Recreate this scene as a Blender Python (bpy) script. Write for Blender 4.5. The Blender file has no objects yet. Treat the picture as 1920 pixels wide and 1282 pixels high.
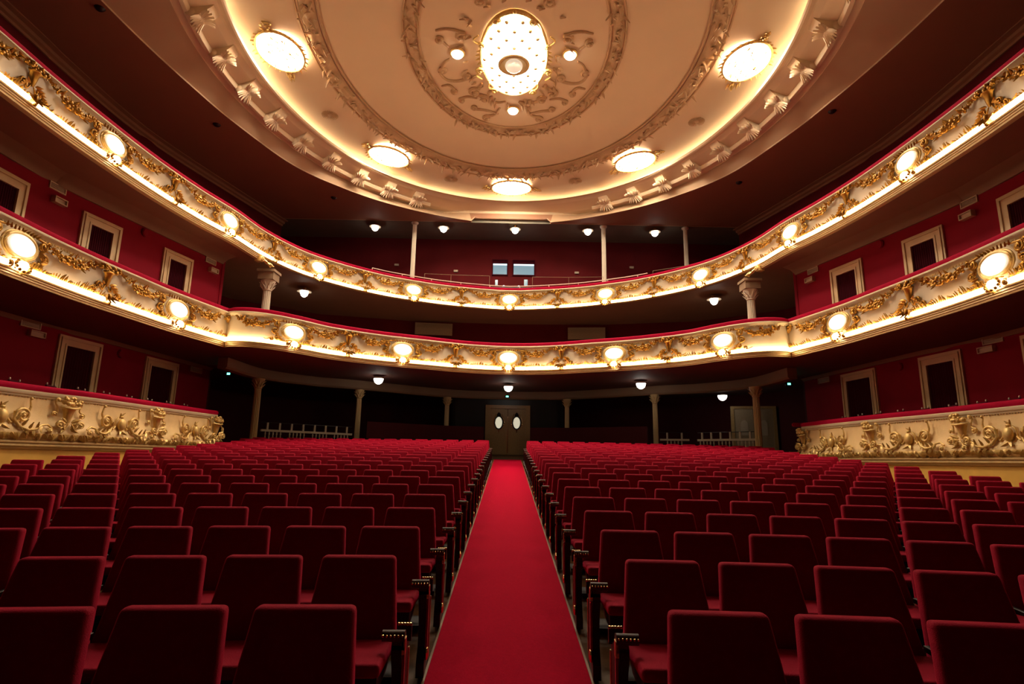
import bpy, bmesh, math, random
from mathutils import Vector, Matrix
R = math.radians
PI = math.pi
S = bpy.context.scene
COL = S.collection
ZC = 1.586                     # eye height above the floor at the camera; heights below are given from eye level
RAKE = 0.0722                  # slope of the stalls floor
AX = 0.035                     # the aisle's centre line
def floor_z(y): return RAKE * y

# ------------------------------------------------------------------ materials
def mat(name, col, rough=0.6, metal=0.0, sheen=0.0, sheen_tint=None, var=0.0, scale=8.0, bump=0.0, bscale=60.0,
        emit=None, estr=0.0, spec=0.5, sheen_rough=0.4):
    m = bpy.data.materials.new(name); m.use_nodes = True
    nt = m.node_tree; b = nt.nodes['Principled BSDF']
    b.inputs['Base Color'].default_value = (*col, 1); b.inputs['Roughness'].default_value = rough
    b.inputs['Metallic'].default_value = metal; b.inputs['Specular IOR Level'].default_value = spec
    if sheen:
        b.inputs['Sheen Weight'].default_value = sheen; b.inputs['Sheen Roughness'].default_value = sheen_rough
        b.inputs['Sheen Tint'].default_value = (*(sheen_tint or (1, 1, 1)), 1)
    if emit:
        b.inputs['Emission Color'].default_value = (*emit, 1); b.inputs['Emission Strength'].default_value = estr
    if var or bump:
        tc = nt.nodes.new('ShaderNodeTexCoord')
    if var:
        n = nt.nodes.new('ShaderNodeTexNoise'); n.inputs['Scale'].default_value = scale; n.inputs['Detail'].default_value = 4
        r = nt.nodes.new('ShaderNodeMapRange'); r.inputs[3].default_value = 1 - var; r.inputs[4].default_value = 1 + var
        mx = nt.nodes.new('ShaderNodeMix'); mx.data_type = 'RGBA'; mx.blend_type = 'MULTIPLY'; mx.inputs[0].default_value = 1
        mx.inputs[6].default_value = (*col, 1)
        nt.links.new(tc.outputs['Object'], n.inputs['Vector']); nt.links.new(n.outputs['Fac'], r.inputs[0])
        nt.links.new(r.outputs[0], mx.inputs[7]); nt.links.new(mx.outputs[2], b.inputs['Base Color'])
    if bump:
        n2 = nt.nodes.new('ShaderNodeTexNoise'); n2.inputs['Scale'].default_value = bscale; n2.inputs['Detail'].default_value = 3
        bp = nt.nodes.new('ShaderNodeBump'); bp.inputs['Strength'].default_value = bump; bp.inputs['Distance'].default_value = 0.02
        nt.links.new(tc.outputs['Object'], n2.inputs['Vector']); nt.links.new(n2.outputs['Fac'], bp.inputs['Height'])
        nt.links.new(bp.outputs['Normal'], b.inputs['Normal'])
    return m
WARM = (1.0, 0.72, 0.38)
WHITE = (1.0, 0.86, 0.66)
M = dict(
    seat=mat('seat_velvet', (0.31, 0.001, 0.02), 0.85, sheen=0.8, sheen_tint=(1, 0.04, 0.12), var=0.2, scale=30, bump=0.25, bscale=220, spec=0.1),
    rail=mat('rail_velvet', (0.36, 0.001, 0.03), 0.85, sheen=0.4, sheen_tint=(1, 0.06, 0.1), var=0.15, scale=20, bump=0.2, bscale=120, spec=0.1),
    carpet=mat('carpet_red', (0.5, 0.002, 0.03), 0.95, sheen=0.3, sheen_tint=(1, 0.06, 0.12), var=0.22, scale=45, bump=0.5, bscale=300, spec=0.05),
    boards=mat('floor_boards', (0.13, 0.062, 0.02), 0.6, spec=0.2, var=0.35, scale=5, bump=0.1, bscale=30),
    wallred=mat('wall_red', (0.26, 0.001, 0.016), 0.8, var=0.18, scale=1.2, bump=0.05, bscale=50, spec=0.2),
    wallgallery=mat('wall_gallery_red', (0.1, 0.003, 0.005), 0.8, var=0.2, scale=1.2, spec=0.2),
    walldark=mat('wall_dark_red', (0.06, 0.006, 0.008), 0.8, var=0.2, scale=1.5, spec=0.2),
    curtain=mat('curtain_dark_red', (0.05, 0.003, 0.008), 0.9, var=0.2, scale=6, spec=0.1),
    cream=mat('cream_paint', (0.62, 0.5, 0.33), 0.55, var=0.08, scale=3),
    panel=mat('parapet_cream', (0.56, 0.46, 0.33), 0.55, var=0.1, scale=4, bump=0.08, bscale=40),
    ceil=mat('ceiling_cream', (0.74, 0.57, 0.38), 0.7, var=0.05, scale=1.0),
    stucco=mat('ceiling_stucco', (0.56, 0.38, 0.22), 0.65, var=0.12, scale=14),
    ceilbrown=mat('ceiling_brown', (0.3, 0.14, 0.075), 0.75, var=0.08, scale=1.2),
    band=mat('ceiling_band', (0.5, 0.33, 0.2), 0.7, var=0.06, scale=1.5),
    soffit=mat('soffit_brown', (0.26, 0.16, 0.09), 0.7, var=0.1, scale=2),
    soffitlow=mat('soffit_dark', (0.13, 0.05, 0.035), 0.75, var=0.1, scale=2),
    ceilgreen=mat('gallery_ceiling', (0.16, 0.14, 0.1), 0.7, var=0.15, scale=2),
    boxpanel=mat('box_front_cream', (0.8, 0.58, 0.28), 0.55, var=0.1, scale=4, bump=0.08, bscale=40),
    gold=mat('gold_leaf', (0.4, 0.2, 0.032), 0.38, metal=0.8, var=0.3, scale=25),
    goldpale=mat('gold_pale', (0.7, 0.48, 0.17), 0.42, metal=0.35, var=0.25, scale=20),
    mould=mat('gilt_moulding', (0.6, 0.42, 0.19), 0.42, metal=0.3, var=0.12, scale=6),
    ochre=mat('ochre_panel', (0.8, 0.46, 0.09), 0.5, var=0.22, scale=3),
    door=mat('door_frame_cream', (0.72, 0.53, 0.3), 0.5, var=0.1, scale=6),
    wood=mat('dark_wood', (0.014, 0.005, 0.003), 0.45, var=0.3, scale=20),
    leather=mat('arm_leather', (0.06, 0.02, 0.01), 0.5, spec=0.3, var=0.25, scale=40),
    edging=mat('carpet_edging', (0.2, 0.1, 0.03), 0.5),
    brass=mat('brass', (0.8, 0.56, 0.25), 0.25, metal=1.0),
    doorwood=mat('brown_door', (0.34, 0.22, 0.09), 0.4, var=0.3, scale=18),
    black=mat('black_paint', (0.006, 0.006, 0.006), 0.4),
    colgold=mat('column_cream', (0.7, 0.5, 0.24), 0.45, var=0.1, scale=5),
    white=mat('white_paint', (0.62, 0.52, 0.4), 0.5, var=0.06, scale=5),
    grille=mat('vent_grille', (0.42, 0.33, 0.23), 0.5, var=0.25, scale=60),
    ventface=mat('vent_panel', (0.3, 0.22, 0.13), 0.6, var=0.3, scale=30),
    lamp=mat('lamp_glass', (0.9, 0.85, 0.75), 0.3, emit=WHITE, estr=18.5),
    oval=mat('oval_lamp_glass', (0.9, 0.85, 0.7), 0.25, emit=WHITE, estr=2.6),
    dimglobe=mat('centre_globe_glass', (0.8, 0.75, 0.6), 0.2, emit=WHITE, estr=0.13),
    crystal=mat('crystal_bulb', (0.9, 0.9, 0.85), 0.15, emit=WHITE, estr=7.0),
    strip=mat('strip_light', (0.9, 0.8, 0.6), 0.4, emit=WARM, estr=5.0),
    cove=mat('cove_tube', (0.9, 0.8, 0.6), 0.4, emit=(1.0, 0.88, 0.6), estr=2.4),
    globe=mat('globe_glass', (0.9, 0.9, 0.9), 0.25, emit=(1.0, 0.92, 0.8), estr=3.0),
    booth=mat('booth_glass', (0.1, 0.14, 0.16), 0.1, emit=(0.28, 0.5, 0.62), estr=0.13),
    boothlit=mat('booth_glow', (0.7, 0.85, 0.9), 0.2, emit=(0.6, 0.85, 1.0), estr=0.3),
    mirror=mat('oval_pane', (0.75, 0.7, 0.55), 0.2, emit=(0.9, 0.85, 0.62), estr=0.14),
    exit=mat('exit_green', (0.05, 0.3, 0.2), 0.4, emit=(0.1, 1.0, 0.6), estr=1.6),
)

def oval_glow(m, rx, rz, axes='XZ', hot=1.8, edge=.17):
    nt = m.node_tree; b = nt.nodes['Principled BSDF']; tc = nt.nodes.new('ShaderNodeTexCoord'); sx = nt.nodes.new('ShaderNodeSeparateXYZ')
    nt.links.new(tc.outputs['Object'], sx.inputs[0]); q = []
    for a, r in zip(axes, (rx, rz)):
        d = nt.nodes.new('ShaderNodeMath'); d.operation = 'DIVIDE'; d.inputs[1].default_value = r; nt.links.new(sx.outputs[a], d.inputs[0])
        p = nt.nodes.new('ShaderNodeMath'); p.operation = 'POWER'; p.inputs[1].default_value = 2; nt.links.new(d.outputs[0], p.inputs[0]); q.append(p)
    s = nt.nodes.new('ShaderNodeMath'); s.operation = 'ADD'; nt.links.new(q[0].outputs[0], s.inputs[0]); nt.links.new(q[1].outputs[0], s.inputs[1])
    r = nt.nodes.new('ShaderNodeMapRange'); r.interpolation_type = 'SMOOTHSTEP'; r.inputs[1].default_value = .08; r.inputs[2].default_value = .85; r.inputs[3].default_value = hot; r.inputs[4].default_value = edge
    nt.links.new(s.outputs[0], r.inputs[0]); nt.links.new(r.outputs[0], b.inputs['Emission Strength'])
M['ovalglow'] = mat('oval_wall_lamp_glass', (0.85, 0.8, 0.65), 0.25, emit=WHITE, estr=1.0); oval_glow(M['ovalglow'], .32, .2)

# ------------------------------------------------------------------ mesh builder
def chaikin(P, k=2):
    P = [Vector(p) for p in P]
    for _ in range(k):
        Q = [P[0]]
        for a, b in zip(P, P[1:]): Q += [a.lerp(b, .25), a.lerp(b, .75)]
        P = Q + [P[-1]]
    return P
class MB:
    def __init__(s): s.v = []; s.f = []; s.mi = []; s.cur = 0
    def add(s, v, f):
        o = len(s.v); s.v += [tuple(p) for p in v]; s.f += [tuple(i + o for i in q) for q in f]; s.mi += [s.cur] * len(f)
    def box(s, a, b):
        x0, y0, z0 = a; x1, y1, z1 = b
        s.add([(x0, y0, z0), (x1, y0, z0), (x1, y1, z0), (x0, y1, z0), (x0, y0, z1), (x1, y0, z1), (x1, y1, z1), (x0, y1, z1)],
              [(0, 3, 2, 1), (4, 5, 6, 7), (0, 1, 5, 4), (1, 2, 6, 5), (2, 3, 7, 6), (3, 0, 4, 7)])
    def xbox(s, m, a, b):
        t = MB(); t.box(a, b); s.add([m @ Vector(p) for p in t.v], t.f)
    def tube(s, path, r, n=6, closed=False):
        P = [Vector(p) for p in path]; k = len(P); V = []; F = []
        up = Vector((0.13, 0.31, 0.94))
        for i, p in enumerate(P):
            a = P[i - 1] if (i > 0 or closed) else p; b = P[(i + 1) % k] if (i < k - 1 or closed) else p
            d = (b - a)
            d = d.normalized() if d.length > 1e-9 else Vector((1, 0, 0))
            u = up - d * up.dot(d)
            if u.length < 0.1: u = Vector((1, 0, 0)) - d * d.x
            u.normalize(); w = d.cross(u)
            rr = r(i / max(1, k - 1)) if callable(r) else r
            V += [p + (u * math.cos(2 * PI * j / n) + w * math.sin(2 * PI * j / n)) * rr for j in range(n)]
        for i in range(k if closed else k - 1):
            for j in range(n):
                a, b = i * n + j, i * n + (j + 1) % n; i2 = (i + 1) % k
                F.append((a, b, i2 * n + (j + 1) % n, i2 * n + j))
        if not closed:
            F.append(tuple(range(n))[::-1]); F.append(tuple((k - 1) * n + j for j in range(n)))
        s.add(V, F)
    def lathe(s, prof, c=(0, 0, 0), n=20, flute=0, fd=0.0, sx=1.0, sy=1.0):
        V = []; F = []; k = len(prof)
        for r, z in prof:
            for j in range(n):
                a = 2 * PI * j / n; q = r * (1 - fd * (0.5 + 0.5 * math.cos(flute * a))) if flute else r
                V.append((c[0] + q * math.cos(a) * sx, c[1] + q * math.sin(a) * sy, c[2] + z))
        for i in range(k - 1):
            for j in range(n):
                F.append((i * n + j, i * n + (j + 1) % n, (i + 1) * n + (j + 1) % n, (i + 1) * n + j))
        F.append(tuple(range(n))[::-1]); F.append(tuple((k - 1) * n + j for j in range(n)))
        s.add(V, F)
    def ball(s, c, rx, ry=None, rz=None, n=8, m=5):
        ry = ry or rx; rz = rz or rx
        V = [(c[0], c[1], c[2] + rz)]; F = []
        for i in range(1, m):
            a = PI * i / m
            for j in range(n):
                b = 2 * PI * j / n; V.append((c[0] + rx * math.sin(a) * math.cos(b), c[1] + ry * math.sin(a) * math.sin(b), c[2] + rz * math.cos(a)))
        V.append((c[0], c[1], c[2] - rz)); L = len(V) - 1
        for j in range(n):
            F.append((0, 1 + j, 1 + (j + 1) % n)); F.append((L, 1 + (m - 2) * n + (j + 1) % n, 1 + (m - 2) * n + j))
            for i in range(m - 2):
                F.append((1 + i * n + j, 1 + (i + 1) * n + j, 1 + (i + 1) * n + (j + 1) % n, 1 + i * n + (j + 1) % n))
        s.add(V, F)
    def leaf(s, base, d, out, L, w, th=0.012, curl=0.3):
        """a pointed, ridged leaf from base along d, thick, curling towards out"""
        d = Vector(d).normalized(); o = Vector(out).normalized(); side = d.cross(o).normalized(); b = Vector(base)
        V = []; F = []; st = [(0, .35), (.3, 1), (.65, .75), (1, .03)]
        for t, k in st:
            p = b + d * (L * t) + o * (curl * L * t * t)
            V += [p - side * (w * k), p + o * (th + w * k * .45), p + side * (w * k), p - o * th]
        for i in range(3):
            for j in range(4):
                F.append((i * 4 + j, i * 4 + (j + 1) % 4, (i + 1) * 4 + (j + 1) % 4, (i + 1) * 4 + j))
        F += [(0, 1, 2, 3), (15, 14, 13, 12)]
        s.add(V, F)
    def scroll(s, c, r, turns=1.4, start=0.0, hand=1, tail=None, tr=0.022, y=-0.03):
        """a volute in the x-z plane at depth y, running out of the spiral into a tail"""
        P = []
        n = int(16 * turns)
        for i in range(n + 1):
            t = i / n; a = start + hand * 2 * PI * turns * t; q = r * (0.12 + 0.88 * t)
            P.append((c[0] + q * math.cos(a), y - 0.02 * (1 - t), c[1] + q * math.sin(a)))
        if tail:
            for q in tail: P.append((q[0], y, q[1]))
        if tail: P = P[:-len(tail) - 1] + chaikin(P[-len(tail) - 1:])
        s.tube(P, lambda t: tr * (0.6 + 0.6 * math.sin(PI * min(1, t * 1.05))), 6)
        s.ball((c[0], y - 0.02, c[1]), tr * 1.5, n=6, m=4)
    def build(s, name, m, parent=None, smooth=True, sharp=0.7, bevel=0.0):
        me = bpy.data.meshes.new(name); me.from_pydata(s.v, [], s.f)
        if any(s.mi) and len(s.mi) == len(s.f): me.polygons.foreach_set('material_index', s.mi)
        if bevel:
            bm = bmesh.new(); bm.from_mesh(me)
            bmesh.ops.bevel(bm, geom=bm.edges[:], offset=bevel, segments=3, affect='EDGES', profile=0.5); bm.to_mesh(me); bm.free()
        me.validate()
        if smooth:
            me.polygons.foreach_set('use_smooth', [True] * len(me.polygons)); me.set_sharp_from_angle(angle=sharp)
        for x in (m if isinstance(m, (list, tuple)) else [m]): me.materials.append(M[x])
        o = bpy.data.objects.new(name, me); COL.objects.link(o)
        if parent is not None: o.parent = parent
        return o

def recalc(o):
    bm = bmesh.new(); bm.from_mesh(o.data); bmesh.ops.recalc_face_normals(bm, faces=bm.faces[:]); bm.to_mesh(o.data); bm.free(); return o
def tag(o, label, cat, group=None):
    o['label'] = label; o['category'] = cat
    if group: o['group'] = group
    return o
def thing(name, label, cat, loc=(0, 0, 0), rz=0.0, group=None):
    o = bpy.data.objects.new(name, None); COL.objects.link(o); o.location = loc; o.rotation_euler = (0, 0, rz); o.empty_display_size = 0.1
    return tag(o, label, cat, group)
def struct(o, label=None, cat=None):
    o['kind'] = 'structure'
    if label: o['label'] = label; o['category'] = cat
    return o
def inst(src, name, parent, mx):
    o = bpy.data.objects.new(name, src); COL.objects.link(o); o.parent = parent; o.matrix_local = mx; return o
def mesh_of(mb, name, m, **k):
    o = mb.build(name, m, **k); me = o.data; bpy.data.objects.remove(o); return me

# ------------------------------------------------------------------ plan curves (x, y), right half, from the axis outwards
T1 = [[(0, 20.2), (1.43, 19.96), (2.86, 19.3), (4.24, 18.6), (5.5, 17.65), (6.1, 16.85), (6.66, 16.2), (7.2, 15.85), (7.68, 15.84), (7.94, 15.98)],
      [(7.94, 15.98), (8.17, 14.96), (8.38, 13.86), (8.5, 12.76), (8.62, 11.55), (8.67, 10.45), (8.66, 9.2), (8.65, 7.0)]]
T2 = [[(0, 22.9), (1.32, 22.7), (2.75, 22.27), (4.0, 21.65), (4.95, 21.05), (6.16, 19.9), (7.06, 18.65), (7.65, 17.05), (7.89, 15.5), (8.2, 14.2), (8.44, 12.65), (8.56, 11.0), (8.6, 9.68), (8.58, 8.5), (8.57, 6.8)]]
def catmull(pts, n=10, mirror=False):
    P = [Vector(p) for p in pts]
    P = [Vector((-P[1].x, P[1].y)) if mirror else P[0] * 2 - P[1]] + P + [P[-1] * 2 - P[-2]]
    out = []
    for i in range(1, len(P) - 2):
        a, b, c, d = P[i - 1:i + 3]
        for k in range(n):
            t = k / n
            out.append(((b * 2) + (c - a) * t + (a * 2 - b * 5 + c * 4 - d) * t * t + (b * 3 - a - c * 3 + d) * t ** 3) * 0.5)
    out.append(P[-2]); return out
class Curve:
    def __init__(s, segs, mirror=True):
        h = []
        for i, g in enumerate(segs):
            c = catmull(g, 10, mirror and i == 0); h += c if not h else c[1:]
        s.P = ([Vector((-p.x, p.y)) for p in h[:0:-1]] + h) if mirror else h
        s.L = [0.0]
        for a, b in zip(s.P, s.P[1:]): s.L.append(s.L[-1] + (b - a).length)
        s.off = s.L[len(h) - 1] if mirror else 0.0
        s.len = s.L[-1]
    def tan(s, i):
        a = s.P[max(0, i - 1)]; b = s.P[min(len(s.P) - 1, i + 1)]; return (b - a).normalized()
    def at(s, q):
        q = min(max(q + s.off, 0), s.len - 1e-6)
        lo, hi = 0, len(s.L) - 1
        while hi - lo > 1:
            m = (lo + hi) // 2
            if s.L[m] <= q: lo = m
            else: hi = m
        t = (q - s.L[lo]) / max(1e-9, s.L[lo + 1] - s.L[lo]); p = s.P[lo].lerp(s.P[lo + 1], t)
        d = (s.P[lo + 1] - s.P[lo]).normalized(); return p, d, Vector((d.y, -d.x))
    def frame(s, q, z, out=0.0, flip=False):
        p, d, n = s.at(q); p = p + n * out
        m = Matrix(((d.x, -n.x, 0, p.x), (d.y, -n.y, 0, p.y), (0, 0, 1, z), (0, 0, 0, 1)))
        return m @ Matrix.Diagonal((-1, 1, 1, 1)) if flip else m
def sweep(mb, cv, prof, q0=None, q1=None, cap=True, wob=None):
    """prof: (n, z) points, n measured towards the hall"""
    if q0 is None: idx = list(range(len(cv.P))); pts = [(cv.P[i], cv.tan(i)) for i in idx]
    else:
        qs = [q0] + [cv.L[i] - cv.off for i in range(len(cv.P)) if q0 + 1e-4 < cv.L[i] - cv.off < q1 - 1e-4] + [q1]
        pts = [(cv.at(q)[0], cv.at(q)[1]) for q in qs]
    V = []; F = []; k = len(prof)
    for i, (p, d) in enumerate(pts):
        n = Vector((d.y, -d.x))
        for j, (o, z) in enumerate(prof):
            oo = o + (wob(i, j) if wob else 0); V.append((p.x + n.x * oo, p.y + n.y * oo, z))
    for i in range(len(pts) - 1):
        for j in range(k - 1):
            F.append((i * k + j, i * k + j + 1, (i + 1) * k + j + 1, (i + 1) * k + j))
    if cap: F.append(tuple(range(k))[::-1]); F.append(tuple((len(pts) - 1) * k + j for j in range(k)))
    mb.add(V, F)
def closedp(p): return p + [p[0]]
C1 = Curve(T1); C2 = Curve(T2)
rnd = random.Random(7)

# ------------------------------------------------------------------ ornament meshes shared by the balcony fronts
def swag_mesh(L, z0, sag, z1, k=46):
    mb = MB(); r = random.Random(3)
    for i in range(k):
        t = i / (k - 1); x = L * t; z = z0 + (z1 - z0) * t - sag * 4 * t * (1 - t); fat = 0.028 + 0.045 * math.sin(PI * t)
        for _ in range(2):
            a = r.uniform(0, 2 * PI); c = (x + r.uniform(-.02, .02), -0.03 - r.uniform(0, .5) * fat, z + fat * 0.8 * math.sin(a))
            if r.random() < .55: mb.ball(c, r.uniform(.5, .8) * fat, n=6, m=4)
            else: mb.leaf(c, (r.uniform(-1, 1), -.2, r.uniform(-1, 1)), (0, -1, 0.1), fat * 1.9, fat * .5, .008)
    return mesh_of(mb, 'swag', 'gold', sharp=1.2)
def torch_mesh():
    mb = MB(); r = random.Random(5)
    # fluted cup
    V = []; F = []
    for i, (w, z) in enumerate([(.13, -.17), (.15, -.2), (.1, -.23), (.075, -.36), (.05, -.46), (.03, -.5)]):
        for j in range(9):
            a = PI * j / 8; q = w * (1 - .1 * (j % 2)); V.append((q * math.cos(a), -.02 - q * .8 * math.sin(a), z))
    for i in range(5):
        for j in range(8): F.append((i * 9 + j, i * 9 + j + 1, (i + 1) * 9 + j + 1, (i + 1) * 9 + j))
    mb.add(V, F)
    for i in range(20):
        mb.ball((r.uniform(-.26, .26), -.05 - r.uniform(0, .06), -.12 + r.uniform(-.05, .06)), r.uniform(.025, .045), n=6, m=4)
    for sx in (-1, 1):
        for i in range(9):
            t = i / 8; mb.leaf((sx * (.1 + .3 * t), -.04, -.13 + .05 * math.sin(4 * t)), (sx, -.1, r.uniform(-.5, .8)), (0, -1, .2), .11, .03)
        mb.scroll((sx * .22, -.52), .09, 1.3, PI / 2, sx, tail=[(sx * .1, -.6), (sx * .04, -.48)], tr=.02)
        mb.scroll((sx * .34, -.62), .07, 1.2, 0, -sx, tail=[(sx * .5, -.66), (sx * .58, -.6)], tr=.018)
        for i in range(5):
            mb.leaf((sx * (.07 + .04 * i), -.04, -.45 - .03 * i), (sx, -.1, .3 - .25 * i), (0, -1, 0), .13, .035)
        mb.scroll((sx * .14, -.72), .06, 1.2, PI, sx, tr=.018, y=-.08)
    # the console that covers the light strip
    for i in range(5):
        a = (i - 2) * .5; mb.leaf((.03 * (i - 2), -.09, -.68), (math.sin(a), -.25, -math.cos(a)), (0, -1, .2), .2, .045, .015)
    mb.ball((0, -.13, -.72), .05, .05, .07, 8, 5); mb.ball((0, -.15, -.87), .035, n=6, m=4)
    return mesh_of(mb, 'flower_basket', 'gold', sharp=1.2)
def fringe_mesh(L):
    mb = MB(); r = random.Random(11); n = int(L / .05)
    for i in range(n):
        x = L * (i + .5) / n; h = .035 + .06 * (0.5 + .5 * math.sin(i * .55)) * r.uniform(.6, 1.2)
        mb.leaf((x, -.035, -.735), (r.uniform(-.6, .6), -.15, 1), (0, -1, 0), h * 1.5, .022, .01)
    return mesh_of(mb, 'leaf_fringe', 'gold', sharp=1.2)
def corner_mesh():
    mb = MB()
    for i in range(7):
        a = (i - 3) * .32; mb.leaf((.015 * (i - 3), -.03, -.3), (math.sin(a), -.1, math.cos(a)), (0, -1, 0), .2, .04)
        mb.leaf((.02 * (i - 3), -.03, -.64), (math.sin(a * 1.4), -.1, -abs(math.cos(a)) * .4), (0, -1, 0), .16, .03)
    r = random.Random(2)
    for i in range(26): mb.ball((r.uniform(-.22, .22), -.05 - r.uniform(0, .04), -.17 + r.uniform(-.09, .07)), r.uniform(.02, .04), n=6, m=4)
    mb.tube([(0, -.04, -.3), (0, -.05, -.5), (0, -.04, -.66)], .025, 6)
    return mesh_of(mb, 'corner_palmette', 'gold', sharp=1.2)
RX, RZ = .32, .2             # the oval glass
def lamp_meshes():
    g = MB(); V = []; F = []; n = 28; rings = [(1, 0), (.94, .03), (.75, .06), (.45, .08), (.15, .088)]
    for k, d in rings:
        for j in range(n):
            a = 2 * PI * j / n; V.append((RX * k * math.cos(a), -.05 - d, RZ * k * math.sin(a)))
    for i in range(4):
        for j in range(n): F.append((i * n + j, i * n + (j + 1) % n, (i + 1) * n + (j + 1) % n, (i + 1) * n + j))
    F.append(tuple(4 * n + j for j in range(n))); F.append(tuple(range(n))[::-1])
    g.add(V, F); glass = mesh_of(g, 'glass', 'ovalglow')
    f = MB()
    for k, w, d in ((1.05, .03, .06), (1.2, .022, .04)):
        f.tube([(RX * k * math.cos(2 * PI * j / 32), -d, RZ * (k + .03) * math.sin(2 * PI * j / 32)) for j in range(32)], w, 6, True)
    frame = mesh_of(f, 'frame', 'goldpale')
    s = MB(); r = random.Random(9)
    for sx in (-1, 1):
        s.scroll((sx * .5, .16), .1, 1.4, -PI / 2, sx, tail=[(sx * .38, .26), (sx * .22, .3)], tr=.026)
        s.scroll((sx * .56, -.06), .09, 1.3, PI / 2, -sx, tail=[(sx * .46, -.18), (sx * .34, -.2)], tr=.024)
        s.scroll((sx * .48, -.25), .09, 1.3, PI / 2, sx, tail=[(sx * .36, -.32), (sx * .2, -.3)], tr=.024)
        s.scroll((sx * .66, -.3), .06, 1.2, 0, -sx, tail=[(sx * .8, -.33), (sx * .88, -.3)], tr=.018)
        s.scroll((sx * .62, .24), .05, 1.2, PI, sx, tail=[(sx * .6, .1)], tr=.016)
        for i in range(11):
            a = r.uniform(-.9, .95); s.leaf((sx * (.4 + .05 * math.cos(a)), -.03, .27 * math.sin(a)), (sx, -.1, r.uniform(-1, 1)), (0, -1, 0), r.uniform(.09, .17), .032)
        for i in range(5):
            s.leaf((sx * .08 * i, -.04, .24), (sx * .6, -.15, 1), (0, -1, 0), .09, .028)
    scr = mesh_of(s, 'scroll_surround', 'gold', sharp=1.2)
    b = MB()
    b.ball((0, -.16, -.37), .095, .075, .085, 12, 8)
    bulb = mesh_of(b, 'bulb_cluster', 'crystal')
    k = MB()
    for i in range(9):
        a = PI * (i / 8 - .5) * 1.5
        k.ball((.15 * math.sin(a), -.17 - .02 * math.cos(a), -.37 - .1 * math.cos(a)), .03, n=6, m=4)
        k.leaf((.1 * math.sin(a), -.12, -.4 - .06 * math.cos(a)), (math.sin(a), -.3, -math.cos(a)), (0, -1, 0), .1, .03)
    for sx in (-1, 1): k.scroll((sx * .2, -.38), .06, 1.3, 0, sx, tr=.02, y=-.1)
    k.tube([(-.16, -.08, -.27), (0, -.13, -.25), (.16, -.08, -.27)], .016, 6)
    brk = mesh_of(k, 'bracket', 'gold', sharp=1.2)
    return glass, frame, scr, bulb, brk
LAMP = lamp_meshes()
TORCH = torch_mesh(); CORNER = corner_mesh()

def side_word(q): return 'left' if q < 0 else 'right'
ORD = 'first second third fourth fifth sixth seventh eighth ninth tenth eleventh twelfth thirteenth fourteenth fifteenth sixteenth seventeenth eighteenth nineteenth twentieth twenty-first twenty-second'.split()

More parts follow.
